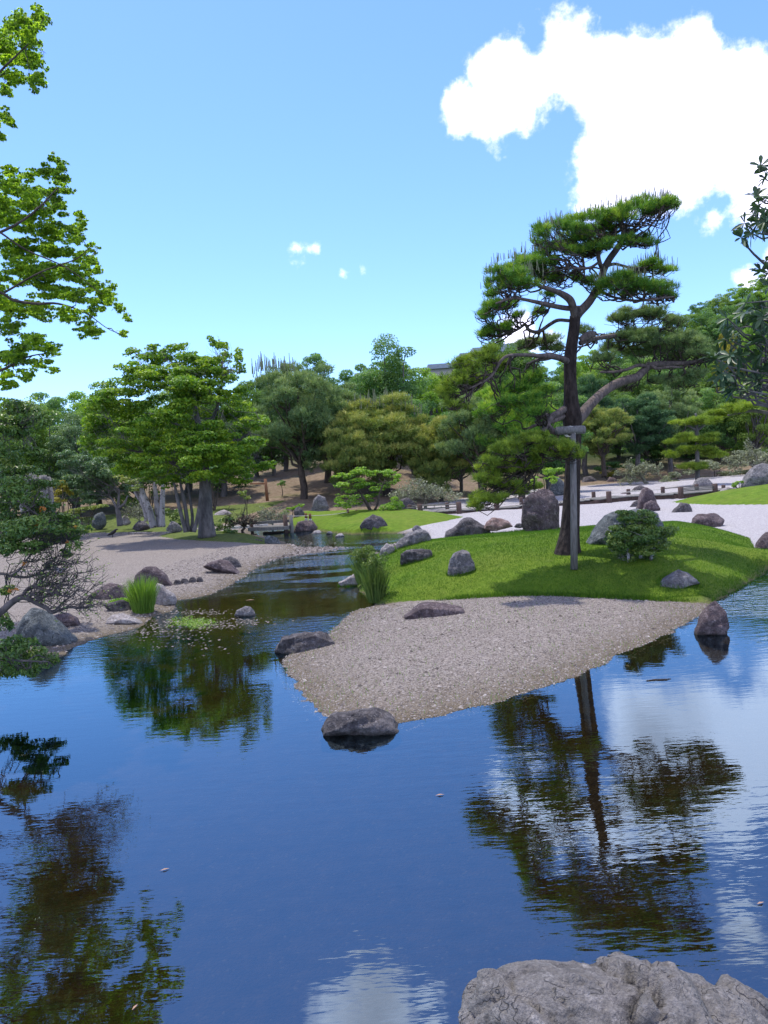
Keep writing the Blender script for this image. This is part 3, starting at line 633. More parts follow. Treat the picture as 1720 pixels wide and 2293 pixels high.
# low line of edging stones along the left bank
for i, (x, y, w) in enumerate([(396,1304,16),(412,1302,18),(430,1299,16),(446,1298,14)]):
    rock('low dark edging stone on the left bank, %s' % ('leftmost in its row', 'second from the left', 'third from the left', 'nearest the pale topped boulder')[i],
         [(x-w*0.6, y+6), (x-w*0.3, y-6), (x+w*0.3, y-7), (x+w*0.6, y+5)], 0.06, K['rock_dark'], 0.8, 70+i, 3, group='edging stones on the left bank', cat='stone', name='edging_stone')

# ------------------------------------------------------------------ foliage engine
def leaf_quads(C, Nn, L_, wd, r, fold=0.25):
    n = len(C); T = r.normal(size=(n, 3)); T = T-(T*Nn).sum(1, keepdims=True)*Nn; T = norm(T); B = np.cross(Nn, T)
    Ls = (L_*r.uniform(0.65, 1.25, n))[:, None]; Ws = Ls*wd
    a = C-T*Ls*0.5; b = C+B*Ws*0.5+Nn*Ls*fold*0.15; c_ = C+T*Ls*0.5-Nn*Ls*fold*0.3; d = C-B*Ws*0.5+Nn*Ls*fold*0.15
    V = np.stack([a, b, c_, d], 1).reshape(-1, 3); Fq = np.arange(4*n).reshape(n, 4)
    return V, Fq
def star_tris(C, Nn, L_, r):
    """maple leaves: five pointed lobes, one triangle each"""
    n = len(C); T = r.normal(size=(n, 3)); T[:, 2] -= 0.8; T = T-(T*Nn).sum(1, keepdims=True)*Nn; T = norm(T); B = np.cross(Nn, T)
    Ls = (L_*r.uniform(0.7, 1.2, n))[:, None]; V = []
    for ang, ln in ((0, 1.0), (48, 0.88), (-48, 0.88), (100, 0.6), (-100, 0.6)):
        a = R_(ang); D = T*math.cos(a)+B*math.sin(a); S = -T*math.sin(a)+B*math.cos(a)
        V += [C-D*Ls*0.06+S*Ls*0.22, C+D*Ls*ln*0.62-Nn*Ls*0.10, C-D*Ls*0.06-S*Ls*0.22]
    V = np.stack(V, 1).reshape(-1, 3); Fq = np.arange(15*n).reshape(-1, 3)
    return V, Fq
def clump_pts(c, rad, n, r, shell=0.55, low=0.4):
    u = norm(r.normal(size=(int(n*1.6)+4, 3))); keep = (u[:, 2] > -0.15) | (r.random(len(u)) < low); u = u[keep][:n]
    k = r.uniform(shell, 1.08, len(u))**0.8
    return np.asarray(c)+u*np.asarray(rad)*k[:, None], u
def crown(name, clumps, cov, leaf, wd, r, upb=0.7, style='quad', var_h=0.0, low=0.4, base=None):
    """clumps: (centre, radii); returns a mesh in local space (minus base)"""
    Cs, Ns, Vs = [], [], []
    base = np.zeros(3) if base is None else np.asarray(base)
    zs = np.array([c[0][2] for c in clumps]); z0, z1 = zs.min(), zs.max()+1e-6
    for c, rad in clumps:
        rad = np.asarray(rad, float); area = (rad[0]*rad[1]+rad[0]*rad[2]+rad[1]*rad[2])*3.0
        n = max(6, int(area*cov/(leaf*leaf*(0.6 if style == 'star' else wd*0.5)))); P, u = clump_pts(c, rad, n, r, low=low)
        n = len(P)
        if n == 0: continue
        cv = r.uniform(-0.16, 0.16)
        Cs.append(P); Ns.append(norm(u*0.55+np.array([0, 0, upb*0.7])+r.normal(size=(n, 3))*0.6))
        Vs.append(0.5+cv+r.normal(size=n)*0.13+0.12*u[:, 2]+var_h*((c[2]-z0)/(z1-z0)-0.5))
    C = np.concatenate(Cs)-base; Nn = np.concatenate(Ns); v = np.clip(np.concatenate(Vs), 0.02, 0.98)
    if style == 'star': V, Fq = star_tris(C, Nn, leaf, r); v = np.repeat(v, 15)
    else: V, Fq = leaf_quads(C, Nn, leaf, wd, r); v = np.repeat(v, 4)
    return mesh_uniform(name, V, Fq, v)
NK = 4.2
def needle_crown(name, clumps, tuft_dens, nl, nw, r, per=14, base=None, up=0.9, low=0.25, var_h=0.0, shell=0.45):
    base = np.zeros(3) if base is None else np.asarray(base); Cs, As, vs = [], [], []
    zs = np.array([c[0][2] for c in clumps]); z0, z1 = zs.min(), zs.max()+1e-6
    for c, rad in clumps:
        rad = np.asarray(rad, float); area = (rad[0]*rad[1]*2+rad[0]*rad[2]+rad[1]*rad[2])*2.0
        n = max(4, int(area*tuft_dens*NK)); P, u = clump_pts(c, rad, n, r, shell=shell, low=low); n = len(P)
        if n == 0: continue
        cv = r.uniform(-0.14, 0.14)
        Cs.append(P); As.append(norm(u*np.array([0.7, 0.7, 0.45])+np.array([0, 0, up])+r.normal(size=(n, 3))*0.22))
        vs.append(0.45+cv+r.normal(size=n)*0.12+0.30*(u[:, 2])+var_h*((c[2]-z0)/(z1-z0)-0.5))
    C = np.concatenate(Cs)-base; A = np.concatenate(As); v = np.concatenate(vs); n = len(C)
    C = np.repeat(C, per, 0); A = np.repeat(A, per, 0); v = np.repeat(v, per)+r.normal(size=n*per)*0.05; n = len(C)
    D = r.normal(size=(n, 3)); D = D-(D*A).sum(1, keepdims=True)*A; D = norm(D)
    a = r.uniform(0.25, 1.25, n)[:, None]; dr_ = norm(A*np.cos(a)+D*np.sin(a)); S = norm(np.cross(dr_, r.normal(size=(n, 3))))
    ln = (nl*r.uniform(0.7, 1.15, n))[:, None]; C = C+A*(r.uniform(-0.4, 0.3, n)[:, None])*nl
    V = np.stack([C-S*nw*0.5, C+S*nw*0.5, C+dr_*ln], 1).reshape(-1, 3); Fq = np.arange(3*n).reshape(n, 3)
    return mesh_uniform(name, V, Fq, np.repeat(np.clip(v, 0.02, 0.98), 3))
def wob(a, b, n, r, amp, sag=0.0):
    a = np.asarray(a, float); b = np.asarray(b, float); t = np.linspace(0, 1, n)[:, None]; P = a+(b-a)*t
    Lg = np.linalg.norm(b-a); o = r.normal(size=(n, 3))*amp*Lg; o[0] = 0; o[-1] = 0
    P = P+o; P[:, 2] += (np.sin(t[:, 0]*math.pi))*sag*Lg; return P
def smooth_path(pts, k=4):
    P = np.asarray(pts, float); n = len(P)
    if n < 3: return P
    out_ = []
    Q = np.vstack([2*P[0]-P[1], P, 2*P[-1]-P[-2]])
    for i in range(n-1):
        p0, p1, p2, p3 = Q[i], Q[i+1], Q[i+2], Q[i+3]
        for j in range(k):
            s = j/k; out_.append(0.5*((2*p1)+(-p0+p2)*s+(2*p0-5*p1+4*p2-p3)*s*s+(-p0+3*p1-3*p2+p3)*s**3))
    out_.append(P[-1]); return np.array(out_)
def spts(pts, rads, k=4):
    P = smooth_path(pts, k); rr_ = np.interp(np.linspace(0, len(pts)-1, len(P)), range(len(pts)), rads); return P, rr_

# -------- prototypes for the trees of the wood (local space, base at origin, about 1 unit = 1 m)
def limbs_to(mb, trunk_top, start_z, clumps, r, rad, nmax=22, n=5):
    idx = r.permutation(len(clumps))[:nmax]
    for i in idx:
        c = np.asarray(clumps[i][0]); s = np.array([trunk_top[0]*0.5, trunk_top[1]*0.5, min(start_z+(c[2]-start_z)*r.uniform(0.1, 0.55), trunk_top[2])])
        P = wob(s, c, 6, r, 0.05, -0.05); mb.tube(P, np.linspace(rad, rad*0.2, 6), n, False)
def tree_proto(kind, H, Rc, seed, crown_lo=0.28, ncl=60, leaf=0.17, dens=26, mat='broad', bark='bark_grey', flat=0.55, tr=0.035):
    r = np.random.default_rng(seed); clumps = []
    zc = H*(1+crown_lo)/2; rz = H*(1-crown_lo)/2
    lob = [(norm(r.normal(size=3)), r.uniform(0.1, 0.3)) for _ in range(5)]
    for i in range(ncl):
        u = norm(r.normal(size=3)); k = r.uniform(0.55, 1.0)
        for ld, la in lob: k *= 1+la*max(0, float(u@ld)-0.4)
        c = np.array([u[0]*Rc*k, u[1]*Rc*k, zc+u[2]*rz*k*0.92]); s = r.uniform(0.16, 0.30)*Rc
        clumps.append((c, (s, s, s*flat)))
    for i in range(8):
        u = r.normal(size=3)*0.3; clumps.append((np.array([u[0]*Rc, u[1]*Rc, zc+u[2]*rz]), (Rc*0.4, Rc*0.4, rz*0.35)))
    mb = MB(); top = np.array([r.normal()*0.2, r.normal()*0.2, H*0.8])
    P = wob((0, 0, -0.3), top, 8, r, 0.015); mb.tube(P, np.linspace(H*tr, H*tr*0.25, 8), 8, False); limbs_to(mb, top, H*crown_lo*0.8, clumps, r, H*tr*0.4)
    tm = mb.mesh('trunk')
    if kind == 'pine': cmh = needle_crown('crown', clumps, dens, 0.26, 0.035, r, per=9, var_h=0.1)
    else: cmh = crown('crown', clumps, dens, leaf, 0.6, r, var_h=0.15)
    return dict(t=tm, c=cmh, H=H, R=Rc, bark=bark, mat=mat)
PR = {
 'oakA': tree_proto('b', 8, 3.0, 101, 0.06, 80, 0.17, 0.8),
 'oakB': tree_proto('b', 8, 2.6, 102, 0.08, 72, 0.16, 0.8),
 'oakC': tree_proto('b', 7, 3.2, 103, 0.12, 80, 0.18, 0.85, flat=0.4),
 'cedar': tree_proto('b', 9, 2.0, 104, 0.12, 65, 0.15, 0.85, flat=0.45),
 'pineA': tree_proto('pine', 7, 2.6, 105, 0.20, 72, dens=9, flat=0.5),
 'pineB': tree_proto('pine', 6, 3.0, 106, 0.12, 80, dens=8, flat=0.45),
}
bushr = np.random.default_rng(55)
def place_tree(proto, px, base_y, top_y, Y, hw, matn, label, bark=None, name='tree', group=None, cat='tree', squash=1.0):
    """tree whose trunk foot is seen at column px, whose top is at image row top_y and half width is hw pixels, at depth Y"""
    p = PR[proto]
    top = WY(px, top_y, Y); x = top[0]; zb = gz(x, Y) if base_y is None else WY(px, base_y, Y)[2]
    H = top[2]-zb; s_z = H/p['H']/1.02; s_x = hw*Y/FP/p['R']/1.0
    e = empty(name, (x, Y, zb)); e.scale = (s_x, s_x, s_z); e.rotation_euler = (0, 0, bushr.uniform(0, 6.28)); tagset(e, label, cat, group)
    for nm, me, mm in (('trunk', p['t'], M[bark or p['bark']]), ('crown', p['c'], M[matn])):
        o = bpy.data.objects.new(nm, me); col.objects.link(o); o.parent = e
        if len(me.materials) == 0: me.materials.append(mm)
        o.material_slots[0].link = 'OBJECT'; o.material_slots[0].material = mm
    return e

def px_clumps(lst, Y, r, dscale=1.0, yj=0.3, gs=(1.0, 1.0)):
    """ellipses given in photo pixels (cx, cy, half width, half height[, depth offset]) -> world clumps"""
    outc = []
    for e in lst:
        x, y, a, b = e[0], e[1], e[2]*gs[0], e[3]*gs[1]; dy = e[4] if len(e) > 4 else r.uniform(-yj, yj)
        Yc = Y+dy; c = WY(x, y, Yc); s = Yc/FP; outc.append((c, (a*s, max(a*s*dscale, b*s), b*s)))
    return outc
def subdivide_clumps(cl, r, n, k=(0.4, 0.6), flat=1.0):
    o = []
    for c, rad in cl:
        rad = np.asarray(rad)
        for i in range(n):
            u = norm(r.normal(size=3))*r.uniform(0.3, 0.85); s = r.uniform(*k); o.append((c+u*rad, (rad[0]*s, rad[1]*s, rad[2]*s*flat)))
    return o

# ------------------------------------------------------------------ the leaning garden pine on the mound
r = np.random.default_rng(21)
PY = 11.9; s_ = PY/FP
base = WY(1273, 1232, PY)
pine = tagset(empty('black_pine', base), 'tall trained pine with clipped cloud pads leaning over the mound, propped by a post', 'tree')
def limb(parent, origin, pts, mat, name='limb', n=8, px=None, k=5):
    """pts: (px, py, half width in px, depth)"""
    P3 = [WY(p[0], p[1], p[3]) for p in pts]; rad = [p[2]*p[3]/FP for p in pts]
    P, rr_ = spts(P3, rad, k); mb = MB(); mb.tube(P-origin, rr_, n); return mb.build(name, mat, parent)
limb(pine, base, [(1271,1250,34,PY),(1273,1222,27,PY),(1276,1190,22,PY),(1280,1120,19,PY),(1283,1031,17,PY),(1283,975,19,PY),(1281,935,22,PY),(1279,900,17,PY),(1277,850,14,PY),(1277,805,14.5,PY),(1281,770,13,PY),(1286,735,12.5,PY),(1288,708,12,PY)], M['bark_pine'], 'trunk', 14, k=6)
LB = M['bark_limb']
branches = [
 [(1288,712,11,PY),(1300,697,10,PY),(1318,678,9.5,PY+.1),(1333,655,9,PY+.1),(1345,632,8.5,PY+.2),(1352,605,8,PY+.2),(1365,580,7.5,PY+.1),(1383,555,7,PY),(1393,535,6,PY),(1398,505,4,PY)],
 [(1287,714,9,PY),(1284,692,9,PY-.1),(1277,672,8.5,PY-.2),(1258,658,7,PY-.3),(1235,649,5,PY-.4),(1205,640,4,PY-.4)],
 [(1302,690,6,PY),(1268,690,6,PY-.1),(1225,682,5.5,PY-.3),(1200,676,4.5,PY-.4),(1150,668,3,PY-.5),(1110,680,2,PY-.5)],
 [(1274,718,4,PY),(1250,717,4,PY+.2),(1232,726,4,PY+.3),(1206,743,4,PY+.3),(1185,739,3.8,PY+.3),(1176,727,3.5,PY+.3),(1162,736,3,PY+.3),(1140,747,2.3,PY+.3),(1110,752,1.5,PY+.3)],
 [(1350,605,5,PY+.2),(1343,588,5,PY),(1340,570,5,PY),(1345,556,5,PY),(1360,548,4,PY),(1376,536,3,PY),(1380,510,2.5,PY)],
 [(1353,598,4,PY+.2),(1375,591,3.5,PY+.3),(1395,595,3,PY+.4),(1420,600,2.5,PY+.5),(1460,598,1.5,PY+.6)],
 [(1340,588,3,PY),(1322,599,3,PY-.1),(1300,601,2.6,PY-.2),(1272,600,2,PY-.3)],
 [(1338,648,4,PY+.1),(1370,664,3,PY),(1420,673,3,PY-.2),(1465,670,2.5,PY-.3),(1510,664,1.5,PY-.3)],
 [(1300,762,8,PY),(1315,752,9,PY),(1328,748,8,PY+.1),(1336,745,3,PY+.1)],
 [(1300,768,6,PY),(1325,760,5,PY+.2),(1360,754,4.5,PY+.6),(1395,749,4,PY+.9),(1440,742,2.5,PY+1.1)],
 [(1275,812,8,PY),(1255,802,7.5,PY-.2),(1230,797,6.5,PY-.4),(1205,797,5,PY-.5),(1178,795,4,PY-.6),(1130,800,3.5,PY-.8),(1100,842,3.5,PY-.9),(1068,862,2,PY-1.0),(1030,880,1.5,PY-1.1)],
 [(1240,798,5,PY-.3),(1222,803,5,PY-.4),(1205,806,4,PY-.4),(1180,815,2,PY-.3)],
 [(1284,945,18,PY),(1303,928,14,PY+.1),(1320,908,11.5,PY+.2),(1345,883,10.5,PY+.4),(1372,864,10.5,PY+.6),(1400,852,10,PY+.7),(1425,845,9.5,PY+.8),(1440,832,9,PY+.9),(1460,818,8,PY+.9),(1500,815,7,PY+.9),(1545,812,5,PY+.8),(1590,800,3,PY+.7)],
 [(1455,822,4,PY+.9),(1430,818,4,PY+.8),(1405,827,3.5,PY+.7),(1375,833,3,PY+.7),(1345,833,2.5,PY+.6)],
 [(1450,812,4,PY+.9),(1470,825,4,PY+.8),(1500,822,3,PY+.7),(1530,823,2,PY+.7)],
 [(1267,915,9,PY),(1250,925,8,PY-.2),(1235,934,7.5,PY-.3),(1227,948,7,PY-.4),(1219,962,6.5,PY-.5),(1213,980,5,PY-.6),(1205,1000,5,PY-.6),(1197,1030,4,PY-.6),(1190,1060,2,PY-.6)],
 [(1266,930,6,PY),(1250,938,6,PY-.2),(1232,945,5,PY-.3),(1205,950,4,PY-.3),(1178,962,3,PY-.3)],
 [(1227,952,6,PY-.4),(1236,964,7,PY-.5),(1252,970,7,PY-.6)],
 [(1232,935,5,PY-.3),(1222,929,5,PY-.3),(1212,935,3,PY-.3)]]
for b in branches: limb(pine, base, b, LB, n=8)
pads = {  # each pad: list of ellipses (cx, cy, half width, half height, depth offset)
 'top right': [(1465,463,52,15,0),(1425,470,50,19,.2),(1490,455,30,13,-.2),(1385,478,45,19,-.2),(1500,462,22,10,.1)],
 'top middle': [(1345,495,45,21,.1),(1305,505,42,22,-.3),(1355,520,40,18,.3),(1310,535,35,18,-.1)],
 'top left': [(1255,510,38,17,.1),(1222,520,30,18,-.2),(1205,545,20,15,.1),(1270,545,38,20,.3),(1240,560,35,12,0)],
 'upper small right': [(1430,533,28,11,.2),(1455,545,20,8,0),(1405,540,22,11,-.1)],
 'upper centre': [(1355,545,30,14,-.2),(1290,565,30,12,-.1),(1320,570,22,10,.2)],
 'left big': [(1190,588,52,20,0),(1145,608,48,24,-.3),(1220,605,40,24,.2),(1118,630,33,26,-.3),(1170,630,50,20,-.5),(1240,628,30,20,.2),(1100,655,22,20,.1)],
 'left lower': [(1105,690,34,20,-.1),(1080,702,18,14,.2),(1135,680,28,14,.3),(1160,705,16,6,.2)],
 'left small hanging': [(1110,738,34,16,.3),(1085,750,20,12,.3),(1135,730,18,10,.5)],
 'inner small left': [(1208,698,20,8,0),(1225,660,20,9,.4)],
 'right middle': [(1345,645,30,18,-.1),(1390,628,48,17,-.4),(1435,640,48,18,-.2),(1475,652,42,15,.2),(1400,655,35,13,.3),(1500,660,24,12,0)],
 'right upper thin': [(1455,592,34,11,.5),(1490,606,24,8,.5),(1430,607,25,9,.7)],
 'centre small': [(1290,620,24,12,.3),(1318,628,20,12,-.1)],
 'right lower dark': [(1390,712,36,13,1.0),(1430,700,40,15,1.2),(1475,704,45,15,1.1),(1515,718,32,14,1.0)],
 'right low': [(1415,755,60,18,1.0),(1475,760,55,22,1.2),(1535,770,50,20,.9),(1580,785,40,18,.7),(1600,800,25,12,.7),(1440,785,50,14,1.3),(1520,795,50,14,1.2)],
 'right under': [(1480,850,35,12,1.2),(1530,860,38,12,1.0),(1400,870,22,9,1.3),(1560,835,32,10,.8),(1350,800,35,14,1.0),(1370,780,30,12,1.3)],
 'behind trunk left': [(1210,765,38,14,.8),(1240,778,28,12,.9),(1180,775,26,10,.9),(1310,740,22,10,1.0)],
 'left spreading': [(1085,795,45,17,-.9),(1050,820,42,20,-1.0),(1020,850,33,24,-1.1),(1000,885,24,26,-1.1),(1060,860,36,16,-.8),(1025,910,30,13,-1.2),(1110,820,34,16,-.6)],
 'left mid green': [(1180,850,45,17,-.2),(1140,870,40,15,-.4),(1215,880,34,15,-.2),(1165,900,48,18,-.6),(1110,915,36,14,-.5),(1200,915,34,14,-.8)],
 'low left': [(1185,985,48,17,-.8),(1135,1003,46,19,-.9),(1225,1000,38,15,-.9),(1100,1035,38,22,-.8),(1150,1045,50,20,-.6),(1195,1040,34,18,-.7),(1090,1075,34,16,-.7),(1075,1110,26,13,-.7)],
 'low left fringe': [(1130,1090,44,14,-.6),(1170,1098,42,11,-.5),(1065,1132,24,11,-.7),(1105,1118,34,12,-.8)],
 'low right in front of post': [(1262,1000,34,13,-1.1),(1295,1018,18,8,-1.1),(1250,1018,30,9,-1.0)],
}
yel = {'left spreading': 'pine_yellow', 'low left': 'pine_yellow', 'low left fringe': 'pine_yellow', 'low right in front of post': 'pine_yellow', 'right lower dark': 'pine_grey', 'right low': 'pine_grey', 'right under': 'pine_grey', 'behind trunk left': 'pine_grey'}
candle_pads = ('top right', 'top middle', 'top left', 'left big', 'right middle', 'right upper thin')
anchors = []
for b in branches:
    P, _ = spts([WY(p[0], p[1], p[3]) for p in b], [p[2] for p in b], 3); anchors.append(P[len(P)//3:])
anchors = np.concatenate(anchors)
tw = MB(); cd = MB()
for nm, lst in pads.items():
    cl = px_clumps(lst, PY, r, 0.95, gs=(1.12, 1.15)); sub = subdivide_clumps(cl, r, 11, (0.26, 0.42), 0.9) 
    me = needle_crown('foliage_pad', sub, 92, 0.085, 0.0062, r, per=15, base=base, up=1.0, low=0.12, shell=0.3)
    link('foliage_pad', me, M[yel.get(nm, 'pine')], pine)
    # crooked twigs feeding the pad from the nearest limb
    for c, rad in cl:
        c = np.asarray(c); d = np.linalg.norm(anchors-c, axis=1); near = anchors[np.argsort(d)[:6]]
        for k in range(4):
            tgt = c+np.array([r.uniform(-.9, .9)*rad[0], r.uniform(-.8, .8)*rad[1], r.uniform(-.7, 0.1)*rad[2]]); st = near[r.integers(0, 6)]
            P = wob(st, tgt, 7, r, 0.06, -0.10); tw.tube(smooth_path(P, 2)-base, np.linspace(0.016, 0.005, 13), 4, False)
            for q_ in range(4):
                s0 = P[r.integers(3, 6)]; t1 = c+np.array([r.uniform(-.85, .85)*rad[0], r.uniform(-.8, .8)*rad[1], r.uniform(-.6, .3)*rad[2]]); Pq = wob(s0, t1, 5, r, 0.08, -0.1); tw.tube(Pq-base, np.linspace(0.008, 0.003, 5), 3, False)
        if nm in candle_pads:
            for k in range(int(26*rad[0]/0.3)):
                a = r.uniform(0, 6.28); q_ = r.uniform(0, 0.9)**0.6; p = c+np.array([math.cos(a)*rad[0]*q_, math.sin(a)*rad[1]*q_, rad[2]*math.sqrt(1-q_*q_)*0.95])-base
                h_ = r.uniform(0.06, 0.16); cd.tube([p, p+np.array([r.normal()*.008, r.normal()*.008, h_])], [0.0065, 0.003], 4, False)
tw.build('twigs', M['bark_dark'], pine); cd.build('candles', M['candle'], pine)['kind'] = 'stuff'

# prop under the pine
ps = WY(1285, 1262, 11.0)
prop = tagset(empty('tree_prop', ps), 'weathered grey wooden T-shaped prop standing before the leaning pine trunk', 'support post')
mb = MB(); mb.tube(np.array([WY(1286,1275,11.0), WY(1285,1150,11.05), WY(1283,968,11.15)])-ps, [.052, .048, .042], 10); mb.build('post', M['wood_grey'], prop)
mb = MB(); mb.tube(np.array([WY(1247,965,11.1), WY(1308,962,11.2)])-ps, [.062, .062], 10); mb.build('crossbar', M['wood_grey'], prop)
mb = MB(); c = WY(1278,966,11.12)-ps
for k in range(4): mb.tube(np.array([c+np.array([0.075*math.cos(t)+k*.012-.03, 0.012, 0.075*math.sin(t)]) for t in np.linspace(0, 6.28, 13)]), .006, 4, False)
mb.build('rope_lashing', M['rope'], prop)

# ------------------------------------------------------------------ layered broadleaf trees seen close enough to be shaped one by one
def shaped_tree(name, label, lst, Y, trunks, matc, bark, seed, dens, leaf, wd=0.7, nsub=6, sk=(0.28, 0.5), flat=0.6, style='quad', upb=0.9, ntw=3, cat='tree', yj=0.6, low=0.35, dscale=1.0, limbs=(), twr=0.012, twig_from=0.35, gs=(1.1, 1.35)):
    r = np.random.default_rng(seed); b0 = WY(trunks[0][0][0], trunks[0][0][1], trunks[0][0][3]) if trunks else WY(lst[0][0], lst[0][1], Y)
    e = tagset(empty(name, b0), label, cat)
    anc = []
    for tpts in list(trunks): limb(e, b0, tpts, M[bark], 'trunk', 9)
    for tpts in list(limbs): limb(e, b0, tpts, M[bark], 'limb', 6)
    for tpts in list(trunks)+list(limbs):
        P, _ = spts([WY(p[0], p[1], p[3]) for p in tpts], [1]*len(tpts), 4); anc.append(P[int(len(P)*twig_from):])
    cl = px_clumps(lst, Y, r, dscale, yj, gs); sub = subdivide_clumps(cl, r, nsub, sk, flat)
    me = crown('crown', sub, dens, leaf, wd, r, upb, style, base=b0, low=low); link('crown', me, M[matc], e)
    if anc:
        anc = np.concatenate(anc); tw = MB()
        for c, rad in cl:
            d = np.linalg.norm(anc-c, axis=1); near = anc[np.argsort(d)[:5]]
            for k in range(ntw):
                tgt = c+norm(r.normal(size=3))*rad*0.8; st = near[r.integers(0, len(near))]
                if np.linalg.norm(tgt-st) > Y*0.09: continue
                P = wob(st, tgt, 6, r, 0.06, -0.04)
                tw.tube(P-b0, np.linspace(twr, twr*.25, 6), 4, False)
                for q_ in range(3 if ntw > 1 else 1): tw.tube(wob(P[r.integers(2, 5)], c+norm(r.normal(size=3))*rad*0.95, 4, r, 0.08)-b0, np.linspace(twr*.45, twr*.15, 4), 3, False)
        tw.build('twigs', M[bark], e)['kind'] = 'stuff'
    return e

MY = 25.5
shaped_tree('maple_tree', 'wide bright green layered maple with thick grey trunk on the far left bank',
 [(300,790,22,12),(290,830,30,16),(340,780,15,8),(335,815,28,16),(380,800,35,18),(320,850,50,20),(400,840,50,22),(480,770,16,14),(500,800,28,16),(530,800,18,16),(455,840,45,22),(500,850,30,18),(540,830,15,10),(470,815,26,16),(345,775,12,5),
  (230,900,40,20),(260,880,55,22),(320,890,60,26),(400,890,70,28),(470,890,60,26),(520,915,50,22),(210,950,32,22),(250,940,60,26),(330,950,75,28),(420,945,80,30),(500,950,70,26),(560,940,40,18),(580,950,22,12),
  (195,990,22,18),(240,1000,50,24),(310,1010,75,28),(400,1010,80,30),(480,1005,75,28),(550,1000,50,20),(590,1040,26,12),(560,1045,42,18),(290,1045,45,18),(360,1060,55,20),(430,1070,50,16),(500,1065,50,18),(540,1075,30,12),(440,1060,50,20,-1.8),(470,1020,50,22,-1.9),(420,990,50,22,-2.0),(460,960,50,22,-1.8),(400,920,45,20,-1.7),(440,880,40,20,-1.4),(350,1040,45,18,-1.8),(520,1030,40,18,-1.6),(430,840,40,18,-1),(300,960,45,20,-1.8),(345,800,30,14,0),(400,775,28,10,0),(495,775,22,12,0),(440,800,30,14,0),(370,980,40,20,-1.5),(500,985,40,20,-1.2),(405,815,34,16,-.6),(450,825,34,16,-.8),(490,840,36,16,-.9),(425,860,44,18,-1.2),(475,875,40,18,-1.3),(520,880,36,16,-.8),(360,850,40,18,-.9),(310,870,40,16,-.6),(220,920,34,16,-.5),(200,970,26,16,-.4),(560,1000,36,18,-.8),(250,1000,44,20,-1.0),(430,1020,50,20,-2.1),(320,1000,50,20,-1.4)],
 MY, [[(464,1203,21,MY),(461,1160,16,MY),(460,1110,14,MY),(458,1060,12,MY),(452,1000,8,MY),(440,930,6,MY),(425,870,4,MY),(400,820,2,MY)]],
 'maple', 'bark_grey', 31, 1.0, 0.10, 0.7, 8, (0.28, 0.5), 0.6, upb=0.9, limbs=[
  [(458,1080,8,MY),(430,1050,6,MY-.4),(395,1040,5,MY-.6),(350,1020,4,MY-.8),(300,1010,2,MY-.8)],[(458,1040,7,MY),(480,1010,5,MY+.3),(520,990,4,MY+.5),(560,970,2,MY+.6)],
  [(452,1000,6,MY),(410,960,4,MY+.2),(350,930,3,MY+.4),(280,920,2,MY+.5)],[(448,980,5,MY),(480,930,4,MY-.3),(495,870,3,MY-.4),(498,810,2,MY-.4)],[(430,900,4,MY),(360,860,3,MY),(310,830,2,MY)]], yj=1.6, gs=(1.12, 1.6))
# many-stemmed maple in front of the trunk
shaped_tree('multi_stem_tree', 'slender multi stemmed tree with bare pale stems left of the thick grey trunk',
 [(400,1075,34,14),(370,1085,25,11),(430,1062,28,12),(340,1070,22,12)], 25.0,
 [[(416,1192,5,25.0),(408,1160,4.5,25),(398,1120,4,25),(392,1090,3,25),(385,1060,2,25)],[(422,1191,5,25.1),(417,1150,4.5,25.1),(410,1110,4,25.1),(402,1075,2,25.1)],[(428,1191,4,25.2),(431,1160,3.5,25.2),(426,1120,3,25.2),(420,1080,2,25.2)],
  [(434,1191,5,25.0),(441,1165,4.5,25),(447,1130,4,25),(450,1090,2,25)]], 'maple', 'bark_grey', 32, 1.0, 0.09, 0.7, 6, (.3,.5), .5)
shaped_tree('pale_trunk_tree', 'pale spotted tree with three thick leaning trunks left of the maple',
 [(290,1075,30,16),(330,1060,45,20),(370,1075,30,14),(310,1090,20,8)], 29.5,
 [[(344,1182,8,29.5),(336,1150,8,29.5),(325,1120,7,29.5),(312,1085,5,29.5)],[(357,1180,6,29.7),(353,1150,6,29.7),(349,1110,5,29.7),(346,1080,4,29.7)],[(364,1180,6.5,29.3),(363,1150,6,29.3),(364,1110,5.5,29.3),(366,1080,4,29.3)],
  [(327,1168,4,30),(323,1140,4,30),(306,1105,5,30),(297,1085,3,30)]], 'pine_olive', 'bark_pale', 33, 1.0, 0.10, 0.6, 6, (.3,.5), .5)
shaped_tree('camellia_tree', 'rounded grey green camellia with a short forked trunk at the far left',
 [(150,1020,28,18),(180,1035,40,22),(220,1050,45,24),(255,1055,40,22),(180,1075,42,22),(225,1085,48,22),(268,1080,30,26),(170,1105,28,14),(215,1112,40,12),(255,1105,30,14),(285,1095,16,14)], 31.5,
 [[(269,1178,7,31.5),(266,1155,6,31.5),(262,1138,5,31.5)]], 'camellia', 'bark_grey', 34, 1.2, 0.11, 0.6, 7, (.3,.5), .75,
 limbs=[[(265,1145,4,31.5),(255,1125,3,31.5),(245,1110,2,31.5)],[(264,1140,4,31.5),(266,1115,3,31.5),(266,1095,2,31.5)],[(265,1138,4,31.5),(278,1128,3,31.3),(286,1110,2,31.3)]], dscale=1.0, yj=0.9)
